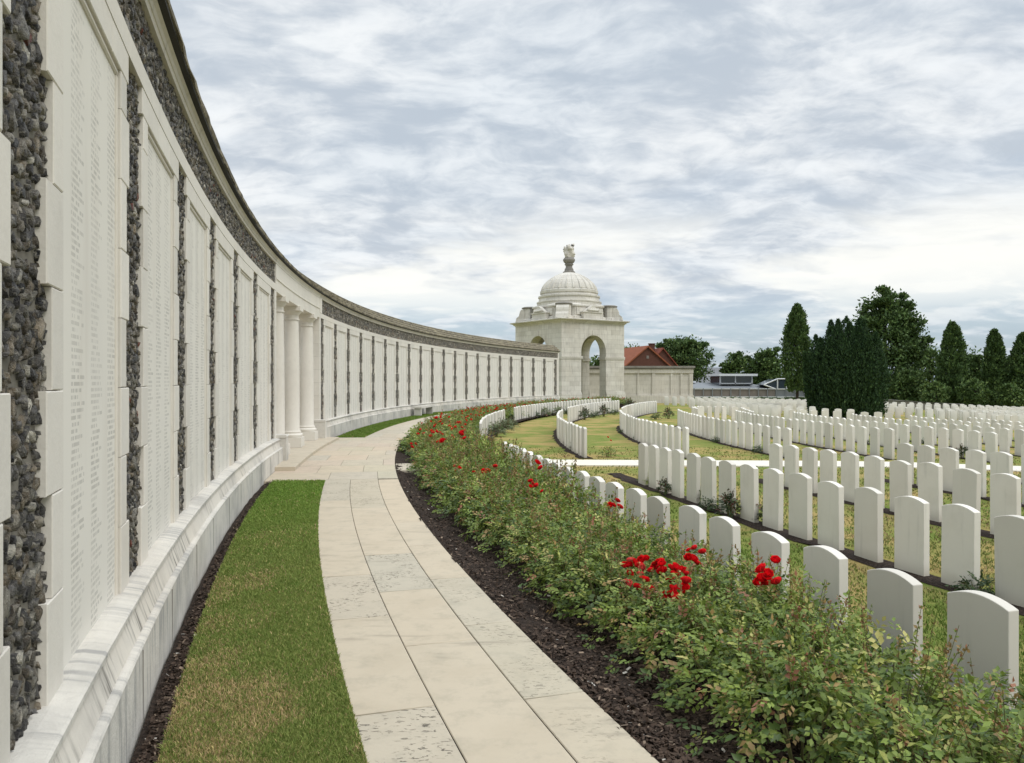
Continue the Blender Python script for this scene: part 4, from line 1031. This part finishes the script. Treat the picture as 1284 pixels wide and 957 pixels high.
# glazed visitor building behind the fence
vb = empty('visitor_building', (at_px(928, 98), 98, -.6)); tag(vb, 'low modern building with dark glass box, pale flat roof and sloping metal roof', 'building')
zz = lambda py: z_px(py, 98)
xx = lambda px: at_px(px, 98)
b = MB(); b.box(xx(868), xx(985), 98, 106, -1, zz(487)); part_at(b, 'wall', M['timber'], vb)
b = MB(); b.add([(xx(868), 97.9, zz(486.8)), (xx(972), 97.9, zz(487)), (xx(958), 106, zz(480)-.0), (xx(868), 106, zz(480))], [(0, 1, 2, 3)])
b.add([(xx(868), 97.9, zz(486.8)-.25), (xx(972), 97.9, zz(487)-.25), (xx(972), 97.9, zz(487)), (xx(868), 97.9, zz(486.8))], [(0, 1, 2, 3)]); part_at(b, 'metal_roof', M['metal'], vb)
b = MB(); b.box(xx(911), xx(953), 101, 106, zz(483), zz(471.5)); gb = part_at(b, 'glass_box', M['glass'], vb)
b = MB()
for px in (911, 930.5, 952): b.box(xx(px)-.08, xx(px)+.08, 100.9, 101, zz(482), zz(471.5))
b.box(xx(911), xx(953), 100.9, 100.999, zz(481.5), zz(480.3)); part_at(b, 'window_frame', M['whitemetal'], vb)
b = MB(); b.box(xx(907.5), xx(957), 100.2, 107, zz(471.4), zz(468.6)); part_at(b, 'flat_roof', M['whitemetal'], vb)
b = MB(); q = [(955, 482.5), (972, 475.3), (983.5, 475.3), (983.5, 488), (970, 488)]
b.add([(xx(p), 97.2, zz(y)) for p, y in q]+[(xx(p), 100.5, zz(y)) for p, y in q], [(0, 1, 2, 3, 4), (9, 8, 7, 6, 5)]+[(i, (i+1) % 5, 5+(i+1) % 5, 5+i) for i in range(5)]); part_at(b, 'glass_lantern', M['glass'], vb)
b = MB()
for (p, y), (p2, y2) in zip(q, q[1:]+q[:1]): b.tube([(xx(p), 97.15, zz(y)), (xx(p2), 97.15, zz(y2))], .09, 6)
b.tube([(xx(972), 97.15, zz(475.3)), (xx(972), 97.15, zz(488))], .08, 6); part_at(b, 'lantern_frame', M['whitemetal'], vb)
b = MB(); b.box(xx(868), xx(887), 104, 107, zz(480), zz(478)); part_at(b, 'canopy', M['whitemetal'], vb)
# fence before it
fe = empty('metal_fence', (at_px(925, 92), 92, -.6)); tag(fe, 'long grey railing fence in front of the glass building', 'fence')
yf = 92; xf = lambda px: at_px(px, yf); zf_ = lambda py: z_px(py, yf)
b = MB(); b.box(xf(868), xf(972), yf, yf+.05, zf_(497), zf_(488)); part_at(b, 'infill_panel', M['timber'], fe)
b = MB(); b.box(xf(972.3), xf(1012), yf, yf+.05, zf_(497.5), zf_(489)); part_at(b, 'pale_panel', M['metal'], fe)
b = MB(); b.box(xf(868), xf(1012), yf-.1, yf-.03, zf_(488.2), zf_(487.2)); b.box(xf(868), xf(1012), yf-.14, yf-.04, zf_(499), zf_(497.2)); part_at(b, 'rail', M['whitemetal'], fe)
for i in range(13):
    b = MB(); px = 870+11.5*i; b.box(xf(px)-.05, xf(px)+.05, yf-.16, yf-.101, zf_(499), zf_(487)); part_at(b, 'post', M['metal'], fe)

# ------------------------------------------------------------------ trees and hedges
TP = np.array([[.045, .080, .026], [.068, .118, .036], [.10, .160, .048], [.14, .205, .062], [.19, .25, .08]])
def foliage(name, pts, outw, size, g, bright=0.0, pal=None, parent=None, up=.3, asp=.6):
    pal = TP if pal is None else pal; n = len(pts)
    d = outw*.6+unit(g, n)*.8; d[:, 2] += up; nn = unit(g, n)+outw*.5
    L = size*g.uniform(.6, 1.35, n)
    V, Fq = leaf_quads(pts, d, nn, L, L*asp)
    ci = np.clip(g.normal(1.7+bright, 1.0, n), 0, 4).astype(int)
    c = pal[ci]*g.uniform(.7, 1.3, (n, 1))
    return np_mesh(name, V, Fq, M['tree_leaf'], np.repeat(c, 5, 0), parent=parent)
def trunk(e, h, r, limbs, g, spread, vis=True):
    b = MB(); b.tube([(0, 0, -.3), (0.03, 0, h*.3), (.0, .05, h*.65), (0, 0, h)], [r*1.25, r, r*.7, r*.3], 10)
    for k in range(limbs):
        a = g.uniform(0, 2*pi); z0 = h*g.uniform(.3, .8); q = spread*g.uniform(.5, .9)
        b.tube([(0, 0, z0), (q*.5*cos(a), q*.5*sin(a), z0+q*.45), (q*cos(a), q*sin(a), z0+q*.9)], [r*.45, r*.3, r*.08], 6)
    b.build('trunk', M['bark'], e)
def broad_tree(px, Y, wpx, top, bot, label, nclump=90, nl=170, leaf=.30, bright=0, pal=None, cat='tree', seed=1, name='broadleaf_tree', base=None, flat=.6):
    g = np.random.default_rng(seed); x = at_px(px, Y); zb_ = float(lawn_z(x, min(Y, 110))) if base is None else base
    zt, z0 = z_px(top, Y), z_px(bot, Y); w = wpx/F*Y/2
    e = empty(name, (x, Y, zb_)); tag(e, label, cat)
    trunk(e, zt-zb_-1.0, .22 if w > 2 else .14, 12, g, w*.7)
    u = unit(g, nclump); u[:, 2] = np.where(u[:, 2] < -.7, -u[:, 2], u[:, 2]); h = (zt-z0)/2
    rr = g.uniform(.25, 1, nclump)**.5
    cz = (z0+zt)/2-zb_
    lump = 1+.16*np.sin(4*np.arctan2(u[:, 1], u[:, 0])+seed)+.12*np.sin(7*u[:, 2]+seed*2)
    k = (rr*lump*.86)[:, None]
    C = np.stack([u[:, 0]*w, u[:, 1]*w, u[:, 2]*h], -1)*k; C[:, 2] += cz
    cr = w*g.uniform(.10, .20, nclump)
    v = g.normal(size=(nclump, nl, 3)); v /= np.linalg.norm(v, axis=2, keepdims=True); v *= g.uniform(.2, 1, (nclump, nl, 1))**.5
    v[..., 2] *= flat
    pts = (C[:, None, :]+v*cr[:, None, None]).reshape(-1, 3)
    fu = unit(g, nclump*nl//3); fp = fu*np.array([w, w, h])*(g.uniform(.2, .86, (len(fu), 1))**.5)*(1+.14*np.sin(5*np.arctan2(fu[:, 1:2], fu[:, :1])+seed)); fp[:, 2] += cz; pts = np.concatenate([pts, fp])
    outw = (pts-np.array([0, 0, cz])); outw /= np.linalg.norm(outw, axis=1, keepdims=True)
    foliage('crown', pts, outw, leaf, g, bright, pal, e); return e
def column_tree(px, Y, wpx, top, bot, label, n=14000, leaf=.26, seed=1, bright=0, name='columnar_tree', base=None, pal=None):
    g = np.random.default_rng(seed); x = at_px(px, Y); zb_ = float(lawn_z(x, Y)) if base is None else base
    zt, z0 = z_px(top, Y), z_px(bot, Y); w = wpx/F*Y/2
    e = empty(name, (x, Y, zb_)); tag(e, label, 'tree'); trunk(e, (zt-zb_)*.92, .13, 6, g, w*.4)
    t = g.random(n)**.85; prof = np.where(t < .32, .62+.38*np.sin(t/.32*pi/2), np.cos((t-.32)/.68*pi/2)**.62)
    a = g.uniform(0, 2*pi, n); q = g.uniform(.3, 1, n)**.4
    ky = 1+.16*np.sin(3*a+t*6+seed)+.13*np.sin(7*a-t*14+seed)+.12*np.sin(t*38+2*a)
    pts = np.stack([np.cos(a)*w*prof*q*ky, np.sin(a)*w*prof*q*ky, (z0-zb_)+t*(zt-z0)], -1); pts += g.normal(0, .06, pts.shape)*np.array([1, 1, 1.6])
    keep = (np.sin(pts[:, 0]*7+seed)+np.sin(pts[:, 1]*6+2)+np.sin(pts[:, 2]*5)) > -2.0
    pts = pts[keep]; a = a[keep]
    outw = np.stack([np.cos(a), np.sin(a), 0*a+.3], -1)
    foliage('crown', pts, outw, leaf, g, bright, pal, e, up=.9); return e
def yew(px, Y, wpx, top, bot, label, seed=3):
    g = np.random.default_rng(seed); x = at_px(px, Y); zb_ = float(lawn_z(x, Y)); w = wpx/F*Y/2; H = z_px(top, Y)-zb_
    e = empty('yew_tree', (x, Y, zb_)); tag(e, label, 'tree'); trunk(e, H*.8, .25, 8, g, w*.6)
    pts = []; ou = []
    cols_ = [(0, 0, .96, .45), (-w*.98, 0, .62, .10)] + [(cos(a)*w*q, sin(a)*w*q, hh, ww) for a, q, hh, ww in [(k*2*pi/9+.3, .36, g.uniform(.86, .96), .30) for k in range(9)] + [(k*2*pi/15, .68, g.uniform(.62, .82), .30) for k in range(15)]]
    for (cx_, cy_, hh, ww) in cols_:
        n = 3000; t = g.random(n); pr_ = np.where(t < .45, .85+.25*t/.45, 1.1*np.cos((t-.45)/.55*pi/2)**.95); a = g.uniform(0, 2*pi, n); q = g.uniform(.35, 1, n)**.4
        ky = 1+.14*np.sin(4*a+t*9+cx_*5)+.10*np.sin(t*33+3*a)
        lean = 1+.10*t
        p = np.stack([cx_*lean*(1-.12*(1-t))+np.cos(a)*w*ww*pr_*q*ky, cy_*lean+np.sin(a)*w*ww*pr_*q*ky, .08+t*H*hh], -1); pts.append(p); ou.append(np.stack([np.cos(a)+cx_/w, np.sin(a)+cy_/w, 0*a+.2], -1))
    pts = np.concatenate(pts); ou = np.concatenate(ou); ou /= np.linalg.norm(ou, axis=1, keepdims=True)
    foliage('crown', pts, ou, .17, g, -.55, np.array([[.024, .052, .020], [.038, .076, .027], [.055, .104, .035], [.076, .135, .045], [.10, .165, .055]]), e, up=1.1, asp=.45); return e
yew(1061.5, 53, 97, 395, 522, 'broad very dark yew with many upright points standing among the headstones')
column_tree(999.5, 80, 33, 384, 491, 'slim dark columnar tree on a thin trunk left of the broad yew', seed=2)
broad_tree(1110, 84, 96, 364, 508, 'large round dark broadleaf tree rising behind the yew', 130, 200, .34, -.1, seed=4, base=-.9)
column_tree(1194, 76, 31, 407, 508, 'dense columnar tree right of the big round tree', seed=5, bright=-.2)
column_tree(1247, 77, 24, 416, 510, 'narrow ragged columnar tree between its two columnar neighbours', seed=6, bright=-.2)
column_tree(1283, 76, 27, 420, 510, 'dark columnar tree at the right edge of the view', seed=7, bright=-.2)
broad_tree(858, 122, 74, 421, 490, 'round green tree behind the brick houses', 80, 160, .42, .3, seed=8, base=-1)
broad_tree(926, 118, 44, 440, 498, 'bushy green tree behind the left half of the glass building', 50, 150, .40, .5, seed=9, base=-1)
broad_tree(962, 116, 52, 437, 500, 'taller green tree behind the right half of the glass building', 60, 150, .40, .2, seed=10, base=-1)
broad_tree(791, 128, 30, 429, 480, 'pale wispy tree behind the orange roof', 26, 90, .4, 1.5, seed=11, base=-1)
broad_tree(749, 125, 40, 446, 490, 'small green tree seen through the pavilion arch', 36, 120, .4, .8, seed=12, base=-1)
broad_tree(1164, 92, 44, 430, 508, 'light green bushy tree between the big round tree and the columnar tree', 50, 140, .33, .9, seed=13, base=-.9)
broad_tree(1138, 80, 46, 462, 512, 'low olive green shrub under the big round tree', 40, 140, .28, .5, seed=14, base=-1, name='large_shrub', cat='shrub')
broad_tree(1222, 90, 46, 438, 510, 'mid green tree filling the gap left of the ragged columnar tree', 50, 150, .33, .3, seed=15, base=-1)
broad_tree(1265, 92, 40, 446, 512, 'dark green tree in the gap right of the ragged columnar tree', 44, 150, .33, 0, seed=16, base=-1)
broad_tree(1030, 96, 60, 452, 508, 'dark shrub behind the gap left of the yew', 50, 140, .33, -.2, seed=17, base=-1, name='large_shrub', cat='shrub')
for i_, (px_, Y_, w_, t_, lb) in enumerate(((1172, 74, 34, 478, 'light green bush left of the dense columnar tree'), (1219, 73, 36, 474, 'yellowish green bush between the dense and the ragged columnar trees'), (1265, 72, 34, 482, 'green bush at the foot of the two rightmost columnar trees'), (1146, 82, 30, 470, 'rounded bush at the right foot of the big round tree'))):
    broad_tree(px_, Y_, w_, t_, 513, lb, 34, 110, .24, .9-.2*i_, seed=40+i_, base=-1.2, name='large_shrub', cat='shrub')
def hedge(p0, p1, z0, z1, w, label, seed, n=9000, leaf=.22, bright=-.2, pal=None):
    g = np.random.default_rng(seed); L = hypot(p1[0]-p0[0], p1[1]-p0[1]); ux, uy = (p1[0]-p0[0])/L, (p1[1]-p0[1])/L
    t = g.random(n)*L; s = g.uniform(-1, 1, n)*w/2; z = z0+(z1-z0)*g.random(n)**.7*(1+.10*np.sin(t*1.7)+.08*np.sin(t*4.1))
    pts = np.stack([p0[0]+ux*t-uy*s, p0[1]+uy*t+ux*s, z], -1); ou = np.stack([-uy*s/w, ux*s/w, 0*s+.5], -1)
    o = foliage('hedge', pts, ou, leaf, g, bright, pal); tag(o, label, 'hedge'); return o
hedge((at_px(868, 89), 89), (at_px(1015, 89), 89), z_px(503.5, 89), z_px(499.3, 89), .8, 'low dark clipped hedge along the foot of the metal fence', 21, 7000, .14)
hedge((at_px(1085, 86), 86), (at_px(1330, 82), 82), -1.9, z_px(482, 84), 2.5, 'long dark hedge under the columnar trees', 22, 22000, .3, -.5)
# low boundary wall on the right
lw_ = MB(); a = np.array([at_px(1100, 78), 78]); c = np.array([at_px(1206, 70), 70]); d = (c-a)/np.linalg.norm(c-a); nn = np.array([-d[1], d[0]])
for z0, z1, w in ((-1.9, z_px(501.5, 78), .2), (z_px(501.4, 78), z_px(500.2, 78), .28)):
    q = [a-nn*w, c-nn*w, c+nn*w, a+nn*w]; lw_.add([(*p, z0-(.2 if i in (1, 2) else 0)) for i, p in enumerate(q)]+[(*p, z1-(.35 if i in (1, 2) else 0)) for i, p in enumerate(q)], [(0, 1, 2, 3), (4, 5, 6, 7), (0, 1, 5, 4), (1, 2, 6, 5), (2, 3, 7, 6), (3, 0, 4, 7)])
tag(lw_.build('low_stone_wall', M['darkcap']), 'low grey stone boundary wall under the big round tree', 'wall')
def far_wood():
    g = np.random.default_rng(31); n = 26000
    a = g.uniform(-.62, .95, n); Rr = 260+g.uniform(0, 25, n); X = Rr*np.sin(a); Y = Rr*np.cos(a)
    h = 5.0+2.2*np.sin(a*37)+1.6*np.sin(a*83+1)+1.2*np.sin(a*171); Z = -2+h*g.random(n)**.6
    pts = np.stack([X, Y, Z], -1); o = foliage('far_trees', pts, np.stack([-np.sin(a), -np.cos(a), 0*a+.4], -1), 1.3, g, 1.2, np.array([[.03, .045, .03], [.04, .06, .035], [.05, .075, .04], [.065, .09, .05], [.08, .1, .055]])); tag(o, 'distant strip of hazy green trees along the horizon', 'trees', None, 'stuff')
far_wood()

# ------------------------------------------------------------------ sky, sun, camera
world = bpy.data.worlds.new('World'); scene.world = world; world.use_nodes = True
nt = world.node_tree; nt.nodes.clear()
class WN(N):
    def __init__(s): s.t = nt
w = WN(); SUN_AZ, SUN_EL = radians(128), radians(50)       # azimuth measured from +Y towards +X
out = w.n('ShaderNodeOutputWorld'); bg = w.n('ShaderNodeBackground'); bg.inputs[1].default_value = .1
sky = w.n('ShaderNodeTexSky', sky_type='NISHITA', sun_disc=False, sun_elevation=SUN_EL, sun_rotation=SUN_AZ); sky.air_density = 1.2; sky.dust_density = 1.5
tc = w.n('ShaderNodeTexCoord'); sp_ = w.n('ShaderNodeSeparateXYZ'); w.l(tc.outputs['Generated'], sp_.inputs[0])
zc = w.math('MAXIMUM', sp_.outputs[2], 0.0); den = w.math('ADD', zc, .20)
cb_ = w.n('ShaderNodeCombineXYZ'); w.l(w.math('DIVIDE', sp_.outputs[0], den), cb_.inputs[0]); w.l(w.math('DIVIDE', sp_.outputs[1], den), cb_.inputs[1])
pv_ = cb_.outputs[0]
warp = w.n('ShaderNodeTexNoise'); warp.inputs['Scale'].default_value = 1.6; warp.inputs['Detail'].default_value = 4; w.l(pv_, warp.inputs['Vector'])
wv = w.n('ShaderNodeVectorMath', operation='MULTIPLY_ADD'); w.l(warp.outputs['Color'], wv.inputs[0]); wv.inputs[1].default_value = (.32, .32, 0); w.l(pv_, wv.inputs[2])
a1 = w.noise(w.mapv(wv.outputs[0], (2.9, 4.2, 1)), 1.0, 9, .55, .2)
a2 = w.noise(w.mapv(wv.outputs[0], (.62, .8, 1)), 1.0, 3, .5)
a3 = w.noise(w.mapv(wv.outputs[0], (9, 12, 1)), 1.0, 7, .6, .2)
tex = w.math('ADD', w.math('MULTIPLY', a1, .60), w.math('MULTIPLY', a3, .40))
lit = w.ramp(tex, .38, .65)
cl = w.mix(lit, (4.35, 4.85, 5.45), (7.6, 7.75, 7.8))
grey = w.math('MULTIPLY', w.ramp(a2, .42, .60), .62); cl = w.mix(grey, cl, w.mix(lit, (4.0, 4.6, 5.3), (5.75, 6.3, 6.85)))
# bright clear band low down, blue gaps under it
band = w.math('MULTIPLY', w.ramp(zc, .05, .10), w.math('SUBTRACT', 1.0, w.ramp(zc, .15, .24)))
bn = w.noise(w.mapv(wv.outputs[0], (.8, 1.1, 1)), 1.0, 5); cl = w.mix(w.math('MULTIPLY', w.math('MULTIPLY', band, w.ramp(bn, .42, .56)), .9), cl, (8.3, 8.25, 7.8))
blue = w.mix(.50, sky.outputs[0], (3.6, 5.0, 6.8))
gap = w.math('MULTIPLY', w.ramp(w.math('SUBTRACT', a2, w.math('MULTIPLY', a3, .25)), .36, .24), .15)
low = w.math('MULTIPLY', w.math('SUBTRACT', 1.0, w.ramp(zc, .04, .14)), .9)
low = w.math('MULTIPLY', low, w.math('SUBTRACT', 1.0, w.math('MULTIPLY', w.ramp(a1, .46, .60), .55)))
cl = w.mix(w.math('MAXIMUM', gap, low), cl, blue)
# an overcast sky is brighter overhead
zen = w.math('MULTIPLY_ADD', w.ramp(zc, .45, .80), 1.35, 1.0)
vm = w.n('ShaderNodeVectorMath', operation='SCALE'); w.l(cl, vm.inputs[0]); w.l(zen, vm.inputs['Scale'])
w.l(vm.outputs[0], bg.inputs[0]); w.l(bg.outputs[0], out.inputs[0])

sd = bpy.data.lights.new('sun', 'SUN'); sd.energy = 1.15; sd.angle = radians(30); sd.color = (1, .955, .88)
so = bpy.data.objects.new('sun', sd); COL.objects.link(so)
from mathutils import Vector
dirv = Vector((sin(SUN_AZ)*cos(SUN_EL), cos(SUN_AZ)*cos(SUN_EL), sin(SUN_EL)))
so.rotation_euler = dirv.to_track_quat('Z', 'Y').to_euler(); so.location = dirv*60

cam = bpy.data.cameras.new('camera'); co = bpy.data.objects.new('camera', cam); COL.objects.link(co)
co.location = (0, 0, EYE); co.rotation_euler = (radians(90), 0, 0); cam.sensor_fit = 'HORIZONTAL'; cam.sensor_width = 36; cam.lens = F/1284*36
cam.clip_start = .05; cam.clip_end = 9000; scene.camera = co
scene.view_settings.view_transform = 'Standard'; scene.view_settings.look = 'None'; scene.view_settings.exposure = 0.35; scene.view_settings.gamma = 1; scene.view_settings.use_curve_mapping = False
scene.render.engine = 'CYCLES'; scene.cycles.use_denoising = True; scene.cycles.max_bounces = 6; scene.cycles.transparent_max_bounces = 4
